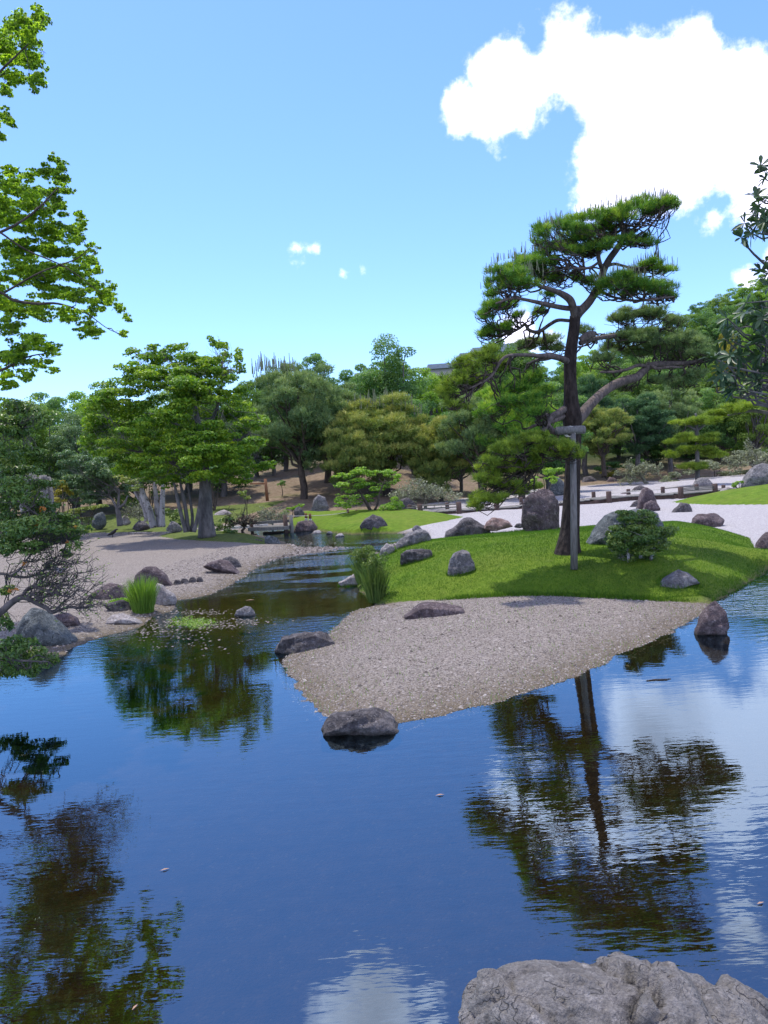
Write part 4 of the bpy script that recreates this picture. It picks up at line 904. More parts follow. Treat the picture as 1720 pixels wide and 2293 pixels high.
shaped_tree('young_maple', 'small fresh green maple growing on the little green island',
 [(770,1065,22,10),(800,1055,28,12),(830,1058,25,12),(865,1060,25,12),(895,1068,18,9),(765,1090,25,12),(800,1085,35,14),(840,1090,32,14),(760,1115,20,12),(795,1115,34,14),(835,1115,26,12),(770,1132,20,8),(870,1085,22,11)], 29.5,
 [[(836,1156,5,29.5),(828,1140,4,29.5),(820,1125,3.5,29.5),(808,1105,2,29.5),(800,1080,1.5,29.5)],[(834,1150,3,29.5),(845,1130,2.5,29.5),(850,1105,2,29.5),(862,1075,1,29.5)]], 'lime', 'bark_dark', 35, 0.9, 0.09, 0.7, 7, (.28,.48), .5, upb=1.1, low=0.3)
shaped_tree('round_azalea', 'small yellow green azalea at the boardwalk end of the little island',
 [(870,1135,20,12),(890,1128,18,14),(885,1142,20,10),(855,1140,10,8)], 29.0, [[(876,1158,5,29.0),(878,1146,4,29)]], 'lime', 'bark_grey', 36, 1.0, 0.07, 0.6, 6, (.35,.5), .8, cat='shrub')

# the round bush on the mound
BYy = 11.15
shaped_tree('clipped_bush', 'round dark green many stemmed bush growing in front of the big sloping boulder',
 [(1400,1180,40,18),(1440,1170,45,20),(1475,1185,32,18),(1385,1205,26,20),(1430,1205,50,22),(1480,1205,28,18),(1375,1225,14,10),(1465,1225,25,14),(1400,1225,20,14),(1420,1160,30,9),(1495,1190,14,12),(1440,1228,18,10),(1388,1245,12,8),(1400,1145,22,8),(1450,1150,26,9),(1410,1250,16,7),(1420,1190,44,18,-.12),(1455,1200,36,18,-.15),(1390,1215,26,14,-.12),(1430,1232,34,12,-.12),(1475,1222,22,12,-.1),(1455,1250,14,6),(1365,1200,12,12)], BYy,
 [[(1398,1266,3.5,BYy),(1396,1245,3,BYy),(1388,1220,2.5,BYy),(1380,1195,1.5,BYy)],[(1408,1268,3.5,BYy-.1),(1407,1240,3,BYy-.1),(1405,1210,2,BYy-.1),(1400,1180,1.5,BYy)],[(1430,1268,4,BYy),(1435,1240,3.5,BYy),(1432,1210,2.5,BYy),(1428,1175,1.5,BYy)],
  [(1436,1266,4,BYy+.1),(1452,1245,3.5,BYy+.1),(1463,1220,2.5,BYy+.1),(1475,1195,1.5,BYy)],[(1447,1268,4,BYy-.1),(1458,1250,4,BYy-.1),(1466,1225,3,BYy-.1),(1462,1190,1.5,BYy)]],
 'shrub', 'bark_pale', 37, 1.3, 0.036, 0.6, 9, (.26,.45), .8, cat='bush', yj=.12, gs=(1.25, 1.3), low=0.5, twr=.005)

# the tree overhanging from the left, close to the camera
NY = 8.3
near = [(40,55,40,28),(70,75,28,26),(80,30,16,22),(96,42,12,12),(15,95,34,26),(60,120,36,26),(85,150,22,20),(82,182,22,22),(40,170,30,14),(15,205,18,14),(30,130,40,14),
 (12,258,16,14),(22,270,10,9),(3,303,8,8),
 (125,355,12,10),(140,375,14,12),(105,385,30,14),(70,392,20,10),(15,380,20,10),(25,400,30,14),(135,405,20,18),(110,430,30,20),(45,440,45,26),(150,425,16,12),(80,470,45,26),(125,470,28,20),(25,500,40,30),
 (175,480,16,12),(185,500,12,14),(150,510,28,16),(175,530,20,14),(100,520,45,22),(50,560,50,28),(130,560,45,24),(205,555,14,12),(190,580,24,18),(90,600,55,24),(165,610,40,22),(30,620,45,24),(205,600,20,20),
 (215,640,26,18),(240,655,22,18),(250,675,16,14),(270,690,14,8),(285,708,12,9),(275,748,10,7),(215,690,26,18),(170,660,40,18),(110,650,45,18),(195,730,24,22),(215,745,20,12),(150,700,34,16),(90,700,30,18),
 (40,690,50,24),(20,740,36,26),(70,760,36,22),(110,780,24,18),(95,810,22,16),(35,800,40,24),(120,830,14,10),(20,850,30,22),(60,840,24,16),(12,900,16,14),(-40,450,60,60),(-50,650,60,60),(-60,100,60,60),(-40,800,60,50),(-120,300,90,80),(-130,560,90,80),(-150,60,90,90)]
rn = np.random.default_rng(380); near = [e+(-.2+3.6*rn.random()**1.6,) for e in near]+[(e[0]+rn.normal()*6, e[1]+rn.normal()*6, e[2]*.9, e[3]*.9, 1.0+3.2*rn.random()) for e in near]
shaped_tree('overhanging_maple', 'tall sunlit maple reaching in from the upper left edge close to the camera', near, NY,
 [[(-260,1500,34,NY+.3),(-250,1200,30,NY+.3),(-220,900,26,NY+.2),(-190,600,20,NY),(-160,300,14,NY),(-120,0,8,NY),(-80,-200,4,NY)]],
 'near_maple', 'bark_dark', 38, 2.5, 0.053, 0.8, 9, (.24,.42), .5, style='star', upb=0.6, low=0.7, yj=.35, twr=.006, ntw=1, dscale=0.9, gs=(1.2, 1.3),
 limbs=[[(-210,800,7.2,NY),(-100,690,4.8,NY),(-10,655,3.6,NY-.1),(30,672,3.3,NY-.1),(80,680,3,NY-.1),(130,680,2.4,NY-.1),(190,700,1.5,NY-.1),(240,735,0.9,NY-.1),(275,750,0.6,NY)],
  [(-190,620,6,NY),(-100,550,4.2,NY),(0,520,3,NY),(70,480,2.4,NY),(130,420,1.2,NY)],[(-200,900,6,NY),(-100,860,4.2,NY),(0,830,3,NY),(60,800,1.8,NY),(110,790,0.9,NY)],
  [(-150,300,5.4,NY),(-60,220,3.6,NY),(10,150,2.4,NY),(70,90,1.2,NY),(98,40,0.6,NY)],[(10,655,2.4,NY),(90,610,1.8,NY),(170,580,1.2,NY),(205,550,0.6,NY)],[(0,520,2.4,NY),(60,560,1.8,NY),(150,600,1.2,NY),(230,660,0.72,NY)]])

# leafy branches and bare twigs low at the left
SY = 7.0
lowleaf = [(25,912,40,18),(70,925,34,16),(100,940,18,12),(20,940,40,14),(15,1035,34,16),(45,1050,20,9),(10,1005,24,12),
 (25,1100,50,22),(75,1120,28,14),(20,1140,50,24),(80,1145,34,18),(110,1165,30,14),(60,1175,55,20),(140,1180,34,13),(170,1178,20,9),(188,1186,14,8),(30,1200,50,20),(95,1205,45,15),(145,1205,28,10),(165,1222,14,8),(150,1238,14,7),(60,1225,40,10),(10,1235,30,10),
 (170,1198,14,8),(60,1060,30,10),(100,1085,30,10),(10,1070,30,12),(40,980,30,10),(5,960,30,12),(70,1010,20,6),(110,1130,24,10),(150,1160,22,8)]
low2 = [(30,1445,40,16),(10,1400,22,16),(15,1465,34,20),(60,1470,34,16),(95,1475,26,12),(120,1480,18,8),(40,1490,40,16),(75,1500,28,10),(5,1500,30,18),(30,1345,0.1,0.1),(12,1320,16,7)]
low2 = [e for e in low2 if e[2] > 1]
stems = [[(-180,1480,16,SY+.2),(-90,1425,11,SY+.1),(-30,1395,9,SY),(0,1372,8,SY),(25,1350,7.5,SY),(45,1338,7,SY),(62,1340,6,SY),(85,1352,5,SY),(105,1362,5,SY),(118,1372,3.5,SY),(150,1360,3,SY),(178,1362,2.2,SY),(197,1357,1.2,SY)]]
lim = [[(48,1340,5,SY),(60,1322,5,SY+.05),(78,1313,5,SY+.1),(100,1312,3.5,SY+.1),(122,1309,2,SY+.1),(170,1295,1,SY+.1)],[(80,1314,4,SY+.1),(100,1322,3,SY),(125,1330,2.8,SY-.1),(153,1337,1.8,SY-.1)],
 [(62,1338,4,SY),(75,1330,4.5,SY),(86,1342,4,SY),(92,1345,2,SY)],[(-120,1340,7,SY+.2),(-50,1292,5,SY+.2),(0,1284,4,SY+.2),(40,1292,3.5,SY+.2),(72,1290,3,SY+.2),(100,1275,2.2,SY+.2),(130,1262,1.2,SY+.2)],
 [(-120,1260,8,SY),(-40,1225,5,SY),(10,1219,4,SY),(40,1228,3.5,SY),(75,1236,3,SY),(100,1225,2,SY),(150,1210,1.2,SY)],[(20,1291,2.5,SY+.2),(45,1275,2.4,SY+.1),(62,1250,2,SY),(78,1236,1.5,SY)],
 [(78,1313,3,SY+.1),(84,1300,2.6,SY+.1),(90,1285,2.4,SY+.1),(110,1262,1.5,SY+.2)],[(15,1290,2.5,SY+.2),(14,1305,2.5,SY+.2),(20,1330,1.5,SY+.2)],[(-100,1150,7,SY),(-30,1100,5,SY),(20,1110,3,SY),(80,1150,2,SY),(140,1180,1.2,SY)],
 [(-100,960,6,SY),(-30,962,4,SY),(30,956,3,SY),(80,945,1.5,SY)],[(-150,1450,8,SY-.2),(-60,1460,5,SY-.2),(0,1475,4,SY-.3),(60,1480,2.5,SY-.3),(110,1482,1,SY-.3)],[(118,1372,2.5,SY),(140,1350,2,SY),(165,1330,1.4,SY),(180,1310,.8,SY)]]
e = shaped_tree('shoreline_shrub', 'dark glossy shrub leaning over the water at the left edge with bare crooked branches', lowleaf+low2, SY, stems, 'shrub', 'twig', 39, 0.75, 0.044, 0.42, 9, (.3,.5), .85, gs=(1.25, 1.75), cat='shrub', yj=.3, low=0.5, limbs=lim, twr=.006, upb=0.6, dscale=1.0)
r = np.random.default_rng(77); b0 = np.array(e.location); tw = MB(); LC, LN = [], []
src_pts = []
for tp in stems+lim[:8]:
    P, _ = spts([WY(p[0], p[1], p[3]) for p in tp], [1]*len(tp), 5); src_pts.append(P[len(P)//3:])
src_pts = np.concatenate(src_pts)
for k in range(170):
    s0 = src_pts[r.integers(0, len(src_pts))]; d = norm(np.array([r.uniform(0.1, 1.0), r.normal()*.5, r.uniform(-.15, .8)])); Lg = r.uniform(.12, .42); P = wob(s0, s0+d*Lg, 6, r, .07)
    tw.tube(P-b0, np.linspace(.0055, .0018, 6), 4, False)
    for j in range(3):
        q0 = P[r.integers(2, 5)]; d2 = norm(d+r.normal(size=3)*.7); P2 = wob(q0, q0+d2*Lg*.5, 4, r, .07); tw.tube(P2-b0, np.linspace(.003, .0012, 4), 3, False)
        for l_ in range(2): LC.append(P2[-1]+r.normal(size=3)*.012); LN.append(norm(r.normal(size=3)+np.array([0, 0, .8])))
tw.build('bare_twigs', M['twig'], e)
V, Fq = leaf_quads(np.array(LC)-b0, np.array(LN), 0.028, 0.45, r); link('young_leaves', mesh_uniform('young_leaves', V, Fq, np.repeat(r.uniform(.5, .95, len(LC)), 4)), M['shrub'], e)
cl = px_clumps([(75,1180,12,7),(85,1168,8,6),(95,1140,8,5),(170,1182,6,4),(150,1214,4,3),(30,1322,12,4),(55,1262,6,4)], SY-.15, r, yj=.05)
me = crown('red_leaves', cl, 1.0, 0.035, 0.45, r, base=b0); link('red_leaves', me, M['red_tip'], e)

# long-leaved branch tips at the right edge
RY = 5.2; r = np.random.default_rng(41)
b0 = WY(1900, 1000, RY)
ros = tagset(empty('rosette_leaf_tree', b0), 'tree with whorls of long leathery leaves reaching in at the right edge', 'tree')
limb(ros, b0, [(1990,1700,30,RY+.3),(1950,1300,26,RY+.2),(1920,900,20,RY),(1900,600,14,RY),(1870,350,8,RY),(1850,200,4,RY)], M['bark_grey'], 'trunk', 9)
tips = [(1704,372),(1714,400),(1722,380),(1686,480),(1700,462),(1712,448),(1660,532),(1683,522),(1707,518),(1720,500),(1716,586),(1704,608),(1722,610),(1701,684),(1672,678),(1695,706),(1718,690),(1660,764),(1655,797),(1680,785),(1689,766),(1714,760),(1646,832),(1669,846),(1631,855),(1700,800),(1718,830),(1640,790),(1615,835),(1650,870),(1690,850),(1650,735),(1625,760),(1720,730),(1600,800),(1722,640),(1668,500),(1740,450),(1745,560),(1750,700),(1750,800)]
tips += [(1600+r.uniform(0, 125), 680+r.uniform(0, 200)) for _ in range(34)]+[(1690+r.uniform(0, 50), 430+r.uniform(0, 90)) for _ in range(10)]
V_, F_, v_, n_ = [], [], [], 0; tw = MB()
for (x, y) in tips:
    Yt = RY+r.uniform(-.35, .35); c = WY(x, y, Yt); ax = norm(np.array([r.uniform(-1, 0), r.normal()*.6, r.uniform(-.1, .9)]))
    for k in range(r.integers(9, 14)):
        D = r.normal(size=3); D = norm(D-ax*np.dot(D, ax)); a = r.uniform(.7, 1.5); d = norm(ax*math.cos(a)+D*math.sin(a)); Lf = r.uniform(.065, .105); S = norm(np.cross(d, ax)); Nn = np.cross(S, d); w = Lf*.14
        row = []
        for t, ww in ((0.04, .12), (.3, .6), (.62, 1.0), (.85, .7), (1.0, .05)):
            p = c+d*Lf*t-np.array([0, 0, 1])*Lf*.22*t*t; row.append((p-S*w*ww+Nn*w*.25*ww, p, p+S*w*ww+Nn*w*.25*ww))
        P = np.array(row).reshape(-1, 3); V_.append(P-b0)
        for i in range(4):
            for j in range(2): F_.append((n_+i*3+j, n_+i*3+j+1, n_+(i+1)*3+j+1, n_+(i+1)*3+j))
        v_ += [np.clip(r.normal(.5, .2), 0, 1)]*15; n_ += 15
    st = WY(x+r.uniform(90, 180), y+r.uniform(-10, 80), RY+.1); Pq = wob(st, c, 6, r, .05, -.05); tw.tube(Pq-b0, np.linspace(.013, .004, 6), 5, False)
link('leaves', mesh_uniform('leaves', np.concatenate(V_), F_, v_, smooth=True), M['rosette'], ros); tw.build('branches', M['bark_grey'], ros)

# ------------------------------------------------------------------ reeds and grass clumps
def blade_clump(name, label, px, py, Y, halfw, hpx, n, mat, seed, lean=0.18, leafy=False, cat='grass clump', bw=0.009):
    r = np.random.default_rng(seed); c = WY(px, py, Y); c[2] = max(gz(c[0], Y)-0.01, -0.05); H = hpx*Y/FP; Rr = halfw*Y/FP
    a = r.uniform(0, 6.28, n); q_ = np.sqrt(r.uniform(0, 1, n)); X = np.column_stack([np.cos(a)*q_*Rr*.8, np.sin(a)*q_*Rr*.8, np.zeros(n)])
    d = norm(np.column_stack([np.cos(a)*q_*lean+r.normal(size=n)*.07, np.sin(a)*q_*lean+r.normal(size=n)*.07, np.ones(n)])); h_ = H*r.uniform(.6, 1.05, n)*(1-.25*q_)
    S = norm(np.column_stack([np.sin(a+r.normal(size=n)), -np.cos(a+r.normal(size=n)), np.zeros(n)])); w = bw*r.uniform(.6, 1.2, n)
    V = []; droop = np.column_stack([np.cos(a), np.sin(a), -.3*np.ones(n)])
    for t, ww in ((0, 1), (.45, .9), (.8, .6), (1, .08)):
        P = X+d*(h_*t)[:, None]+droop*(h_*.16*t**3)[:, None]; V += [P-S*(w*ww/2)[:, None], P+S*(w*ww/2)[:, None]]
    V = np.stack(V, 1).reshape(-1, 3); Fq = np.array([[i*8+2*k, i*8+2*k+1, i*8+2*k+3, i*8+2*k+2] for i in range(n) for k in range(3)])
    v = np.repeat(np.clip(r.normal(.45, .15, n), 0, 1), 8)
    e = tagset(empty(name, c), label, cat); link('blades', mesh_uniform('blades', V, Fq, v), M['reed_dark' if leafy else mat], e)
    if leafy:
        cl = [(np.array([r.normal()*Rr*.45, r.normal()*Rr*.45, H*r.uniform(.15, .98)]), (Rr*.4, Rr*.4, H*.12)) for _ in range(34)]
        link('leaves', crown('leaves', cl, .5, .05, .30, r, .3), M['reed_dark'], e)
    return e
blade_clump('reed_clump', 'tall leafy reed clump standing where the stream meets the lawn', 822, 1292, 13.2, 30, 78, 500, 'reed', 51, .15, True, bw=.012)
blade_clump('reed_clump', 'front part of the leafy reeds at the waterline beside the lawn corner', 842, 1342, 11.6, 22, 112, 450, 'reed', 52, .15, True, bw=.012)
blade_clump('grass_clump', 'bright green tall grass clump before the dark rounded boulder on the left bank', 322, 1372, 12.0, 28, 100, 900, 'reed', 53, .12, bw=.009)
blade_clump('moss_tuft', 'low bright green plant left of the tall grass clump', 268, 1345, 12.9, 24, 14, 500, 'lime', 54, .9, bw=.02, cat='plant')
blade_clump('grass_tuft', 'small green tuft beside the brown boulder on the left gravel', 199, 1348, 12.8, 7, 14, 60, 'reed', 55, .5, bw=.01)

# turf blades over the near lawn, one uncountable cover
r = np.random.default_rng(61)
n = 330000; P = np.column_stack([r.uniform(-.8, 9.5, n), 9.9+9.0*r.uniform(0, 1, n)**1.5])
s1 = sdist(P, lawn1); P = P[s1 > 0.0]; zg = ground(P); n = len(P); a = r.uniform(0, 6.28, n); h_ = r.uniform(.012, .032, n); w = .0024+.0003*(P[:, 1]-9)
S = np.column_stack([np.cos(a), np.sin(a), np.zeros(n)])*w[:, None]; C = np.column_stack([P, zg-.003]); T = C+np.column_stack([r.normal(size=n)*.012, r.normal(size=n)*.012, h_])
V = np.stack([C-S, C+S, T], 1).reshape(-1, 3); patch = np.clip(.45+.30*vnoise(P, 1.1, 4)+.2*vnoise(P, 3.3, 6)+r.normal(size=n)*.16, 0, 1)
tagset(link('turf_grass', mesh_uniform('turf_grass', V, np.arange(3*n).reshape(n, 3), np.repeat(patch, 3)), M['turf']), 'short green turf covering the mound', 'grass', kind='stuff')
# sparse sprigs in the spit gravel and along its water edge
n = 9000; P = np.column_stack([r.uniform(-1.8, 6, n), r.uniform(5.6, 10.6, n)]); sw = sdist(P, water); s1 = sdist(P, lawn1)
keep = (sw < .05) & (s1 < 0) & (r.random(n) < np.clip(.25+.35*vnoise(P, 1.7, 2)+.6*np.exp(sw*4), .02, 1)); P = P[keep]; n = len(P); zg = ground(P); S = np.zeros((n, 3)); a = r.uniform(0, 6.28, n); S[:, 0] = np.cos(a)*.0025; S[:, 1] = np.sin(a)*.0025
C = np.column_stack([P, zg]); T = C+np.column_stack([r.normal(size=n)*.012, r.normal(size=n)*.012, r.uniform(.02, .06, n)])
tagset(link('gravel_sprigs', mesh_uniform('gravel_sprigs', np.stack([C-S, C+S, T], 1).reshape(-1, 3), np.arange(3*n).reshape(n, 3), np.repeat(r.uniform(.2, .6, n), 3)), M['reed']), 'sparse grass sprigs in the gravel spit', 'grass', kind='stuff')
# loose pebbles
def pebbles(name, P, size, seed, mat='pebble', zoff=0.0, flat=.6, lo=.1, hi=.9, kind_label='loose pebbles', zfix=None):
    r = np.random.default_rng(seed); n = len(P); zg = ground(P) if zfix is None else np.full(n, zfix); s = size*r.uniform(.5, 1.5, n)
    oc = np.array([[1, 0, 0], [0, 1, 0], [-1, 0, 0], [0, -1, 0], [0, 0, 1.0]]); F5 = np.array([[0, 1, 4], [1, 2, 4], [2, 3, 4], [3, 0, 4]])
    a = r.uniform(0, 6.28, n); ca, sa = np.cos(a), np.sin(a)
    O = oc[None]*s[:, None, None]*(1+r.normal(size=(n, 5, 1))*.2)*np.array([1.2, .85, flat]); X = O[:, :, 0]*ca[:, None]-O[:, :, 1]*sa[:, None]; Yy = O[:, :, 0]*sa[:, None]+O[:, :, 1]*ca[:, None]
    V = np.stack([X, Yy, O[:, :, 2]+r.normal(size=(n, 5))*.1*s[:, None]], -1)+np.column_stack([P, zg+zoff])[:, None]; Fq = (F5[None]+(np.arange(n)*5)[:, None, None]).reshape(-1, 3)
    tagset(link(name, mesh_uniform(name, V.reshape(-1, 3), Fq, np.repeat(np.clip(r.uniform(lo, hi, n), 0, 1), 5)), M[mat]), kind_label, 'stones', kind='stuff')
n = 95000; P = np.column_stack([r.uniform(-1.8, 6.2, n), 5.5+5.2*r.uniform(0, 1, n)]); P = P[(sdist(P, water) < .06) & (sdist(P, lawn1) < 0.02)]
pebbles('spit_pebbles', P, .0080, 1, hi=.72, kind_label='loose pebbles on the gravel spit')
n = 1500; P = np.column_stack([r.uniform(-1.8, 6.2, n), r.uniform(5.4, 10.7, n)]); P = P[(sdist(P, water) < .12) & (sdist(P, lawn1) < -0.02)]
pebbles('larger_pebbles', P, .017, 12, lo=.0, hi=.8, kind_label='larger mixed pebbles scattered on the spit')
n = 40000; P = np.column_stack([r.uniform(-9, .5, n), r.uniform(9.5, 22, n)]); sw = sdist(P, water); P = P[(sw < .08) & (sw > -2.2) & (sdist(P, lawn1) < -.15)]
pebbles('bank_pebbles', P, .016, 2, lo=.15, hi=.75, kind_label='loose pebbles along the left bank')
n = 5200; P = np.column_stack([r.normal(-1.9, 2.0, n), r.normal(20.3, 1.3, n)]); sw = sdist(P, water); P = P[(sw > -.1) & (sdist(P, lawn1) < -.2)]
pebbles('riffle_stones', P, .05, 3, lo=.05, hi=.6, zoff=.012, kind_label='stones breaking the surface of the shallow riffle')
# floating debris and water weed on the stream
def pxbox(n, x0, y0, x1, y1, r): return np.array([W(r.uniform(x0, x1), r.uniform(y0, y1))[:2] for _ in range(n)])
r = np.random.default_rng(63); P = []
for (x, y, a, b, n) in [(440,1372,60,6,170),(400,1395,90,12,260),(350,1415,90,14,240),(480,1400,60,10,160),(560,1392,60,8,100),(420,1440,120,22,90),(620,1250,60,12,160),(700,1215,60,7,240)]:
    for k in range(n): P.append(W(x+r.normal()*a*.6, y+r.normal()*b*.6)[:2])
P = np.array(P); P = P[sdist(P, water) > .05]
pebbles('floating_debris', P, .014, 4, flat=.12, zfix=.003, lo=.1, hi=.65, kind_label='flecks of floating debris and weed on the stream')
P = np.array([W(430+r.normal()*22, 1395+r.normal()*6)[:2] for _ in range(700)]); n = len(P); C = np.column_stack([P, np.full(n, .004)])
V, Fq = leaf_quads(C, norm(np.column_stack([r.normal(size=n)*.4, r.normal(size=n)*.4, np.ones(n)])), .05, .3, r)
tagset(link('water_weed', mesh_uniform('water_weed', V, Fq, np.repeat(r.uniform(.3, .8, n), 4)), M['reed']), 'patch of green water weed on the stream', 'water weed', kind='stuff')
for (x, y, lab, rz) in [(369,1947,'single pale fallen leaf floating in the middle of the pond', .4),(1703,2022,'pale fallen leaf floating at the right edge of the pond', .3),(560,1344,'thin pale leaf floating on the stream behind the little grey rock', 0),(302,2255,'orange red fallen leaf floating at the bottom left', 1.2),(985,1780,'tiny pale fleck floating right of the pond centre', .1)]:
    p = W(x, y, .004); mb = MB(); l_ = 11*p[1]/FP; T = np.array([math.cos(rz), math.sin(rz), 0]); B = np.array([-T[1], T[0], 0])
    mb.add(np.array([-T*l_, B*l_*.28+[0, 0, l_*.12], T*l_, -B*l_*.28+[0, 0, l_*.12]]), [(0, 1, 2), (0, 2, 3)]); o = mb.build('fallen_leaf', M['leaf_litter'], smooth=False); o.location = p; tagset(o, lab, 'leaf')
p = W(1478, 1522, .003); mb = MB(); mb.tube([[-.12, 0, .001], [-.04, .01, .001], [.05, -.005, .002], [.10, .01, .001]], [.003, .006, .005, .002], 5); o = mb.build('floating_twig', M['bark_dark']); o.location = p; tagset(o, 'short dark twig floating right of the spit beyond the pine reflection', 'twig')

# ------------------------------------------------------------------ boardwalk
bw = tagset(empty('boardwalk', (5, 29.5, 0.1)), 'low weathered wooden boardwalk with posts zigzagging behind the white gravel', 'boardwalk'); BO = np.array([5, 29.5, 0.1])
line = [(888,1152,30.0),(940,1148,29.6),(1027,1143,29.3),(1112,1139,29.9),(1175,1134,29.4),(1250,1127,29.7),(1330,1119,29.4),(1410,1111,29.8),(1524,1106,29.0),(1603,1099,29.2),(1640,1094,30.2)]
pts = [WY(*p) for p in line]
for a, b in zip(pts[:-1], pts[1:]):
    c = (a+b)/2; Lg = np.linalg.norm((b-a)[:2]); rz = math.atan2(b[1]-a[1], b[0]-a[0]); nb = max(3, int(Lg/.22))
    sl = (b-a)/nb; 
    mb = MB(); mb.box(c+[0, 0, -.10]-BO, Lg*.998, .07, .13, rz); mb.build('side_beam', M['wood_brown'], bw, False); mb = MB(); mb.box(c+[0, 1.15, -.12]-BO, Lg*.998, .07, .13, rz); mb.build('side_beam', M['wood_brown'], bw, False)
    dk = MB()
    for k in range(nb): dk.box(a+sl*(k+.5)+[0, .6, -.015+.004*(k % 3)]-BO, Lg/nb*.93, 1.34, .035, rz)
    o = dk.build('deck_boards', M['wood_grey'], bw, False); o['kind'] = 'stuff'
    for k in range(max(1, int(Lg/.75))):
        t_ = (k+.5)/max(1, int(Lg/.75)); m1 = MB(); m1.box(a+(b-a)*t_+[0, -.045, -.19]-BO, .22, .02, .05, rz); m1.build('pale_plate', M['wood_pale'], bw, False)
def post(x, yt, yb, Y, w=.085, mat='wood_brown'):
    t_ = WY(x, yt, Y); b_ = WY(x, yb, Y); mb = MB(); mb.tube(np.array([[t_[0], Y, min(b_[2], .25)-.25], [t_[0], Y, t_[2]-.01], [t_[0], Y, t_[2]]])-BO, [w, w, w*.86], 10); mb.build('post', M[mat], bw)
for (x, yt, yb, Y) in [(940,1129,1158,29.4),(1027,1124,1155,29.1),(1112,1125,1150,29.6),(1363,1100,1126,29.3),(1524,1090,1113,28.9),(1601,1083,1104,29.0),(1216,1118,1138,29.4)]: post(x, yt, yb, Y, .10)
for (x, yt, yb, Y) in [(917,1130,1142,31.1),(1001,1125,1140,30.8),(1167,1114,1130,31.0),(1329,1101,1118,30.9),(1407,1095,1108,31.1),(1484,1090,1104,30.6),(1560,1084,1097,30.5),(1620,1086,1096,31),(1645,1082,1092,31)]: post(x, yt, yb, Y, .08)
def rail(x0, y0, Y0, x1, y1, Y1, rad=.022, mat='wood_grey'):
    mb = MB(); mb.tube(np.array([WY(x0, y0, Y0), WY(x1, y1, Y1)])-BO, [rad, rad], 6); mb.build('rail', M[mat], bw)
for dy in (0, 6): rail(940, 1133+dy, 29.35, 1027, 1129+dy, 29.05); rail(1524, 1094+dy, 28.85, 1601, 1088+dy, 28.95)
rail(1524, 1097, 28.85, 1601, 1091, 28.95); rail(1484, 1094, 30.6, 1560, 1088, 30.5); rail(890, 1141, 30.0, 940, 1135, 29.4); rail(917, 1133, 31.1, 1001, 1128, 30.8)
rail(1407, 1100, 31.1, 1484, 1096, 30.6, .012, 'rope'); rail(1112, 1130, 29.6, 1170, 1126, 31.0, .012, 'rope'); rail(1363, 1105, 29.3, 1430, 1100, 29.4, .012, 'rope')

# sluice bridge and posts at the stream mouth
so = WY(650, 1200, 27.5); sb = tagset(empty('plank_bridge', so), 'small grey plank bridge with two tall posts where the stream passes the island', 'bridge')
def box_px(x0, y0, x1, y1, Y, th, dep, nm, mat, par, org):
    a = WY(x0, y0, Y); b = WY(x1, y1, Y); c = (a+b)/2; Lg = np.linalg.norm(b-a); mb = MB(); mb.box(c-org, Lg, dep, th, 0, ry=-math.atan2(b[2]-a[2], b[0]-a[0])); return mb.build(nm, M[mat], par, False)
box_px(562,1172,652,1166,27.6,.10,.12,'beam','wood_grey',sb,so); box_px(560,1184,650,1180,27.7,.12,.9,'deck','wood_grey',sb,so); box_px(520,1182,600,1176,28.6,.09,.10,'beam','wood_pale',sb,so)
box_px(590,1196,662,1192,27.9,.14,.2,'sill_beam','wood_brown',sb,so)
for (x, yt, yb, w, mt_) in [(651,1153,1222,.075,'wood_grey'),(638,1153,1222,.085,'wood_brown'),(563,1165,1196,.06,'wood_brown')]:
    t_ = WY(x, yt, 27.5); mb = MB(); mb.tube(np.array([[t_[0], 27.5, -.3], [t_[0], 27.5, t_[2]]])-so, [w, w*.9], 9); mb.build('post', M[mt_], sb)
# short posts with a rope on the island
for i, (x, yt, yb, Y, lab) in enumerate([(685,1149,1160,29.0,'short red brown rope post behind the reddish boulder, left of a pair'),(694,1150,1165,28.4,'short red brown rope post behind the reddish boulder, right of a pair'),(779,1141,1156,29.6,'short red brown rope post on the island lawn, left of the young maple'),(798,1142,1154,30.4,'short red brown rope post closest to the young maple trunk')]):
    t_ = WY(x, yt, Y); zb = gz(t_[0], Y)-.03; mb = MB(); h_ = t_[2]-zb; mb.tube([[0, 0, 0], [0, 0, h_*.62]], [.055, .055], 9); o = mb.build('rope_post', M['wood_red']); o.location = (t_[0], Y, zb); tagset(o, lab, 'post', 'rope posts on the island')
    mb = MB(); mb.tube([[0, 0, h_*.62], [0, 0, h_*.72]], [.057, .057], 9); mb.build('band', M['rope'], o); mb = MB(); mb.tube([[0, 0, h_*.72], [0, 0, h_]], [.055, .052], 9); mb.build('post_head', M['wood_red'], o)
mb = MB(); P = smooth_path([WY(640,1156,27.6), WY(690,1155,28.6), WY(735,1153,29.0), WY(779,1147,29.5)], 6); mb.tube(P-P[0], .012, 5); o = mb.build('guide_rope', M['rope']); o.location = P[0]; tagset(o, 'pale rope strung low between the posts across the island lawn', 'rope')
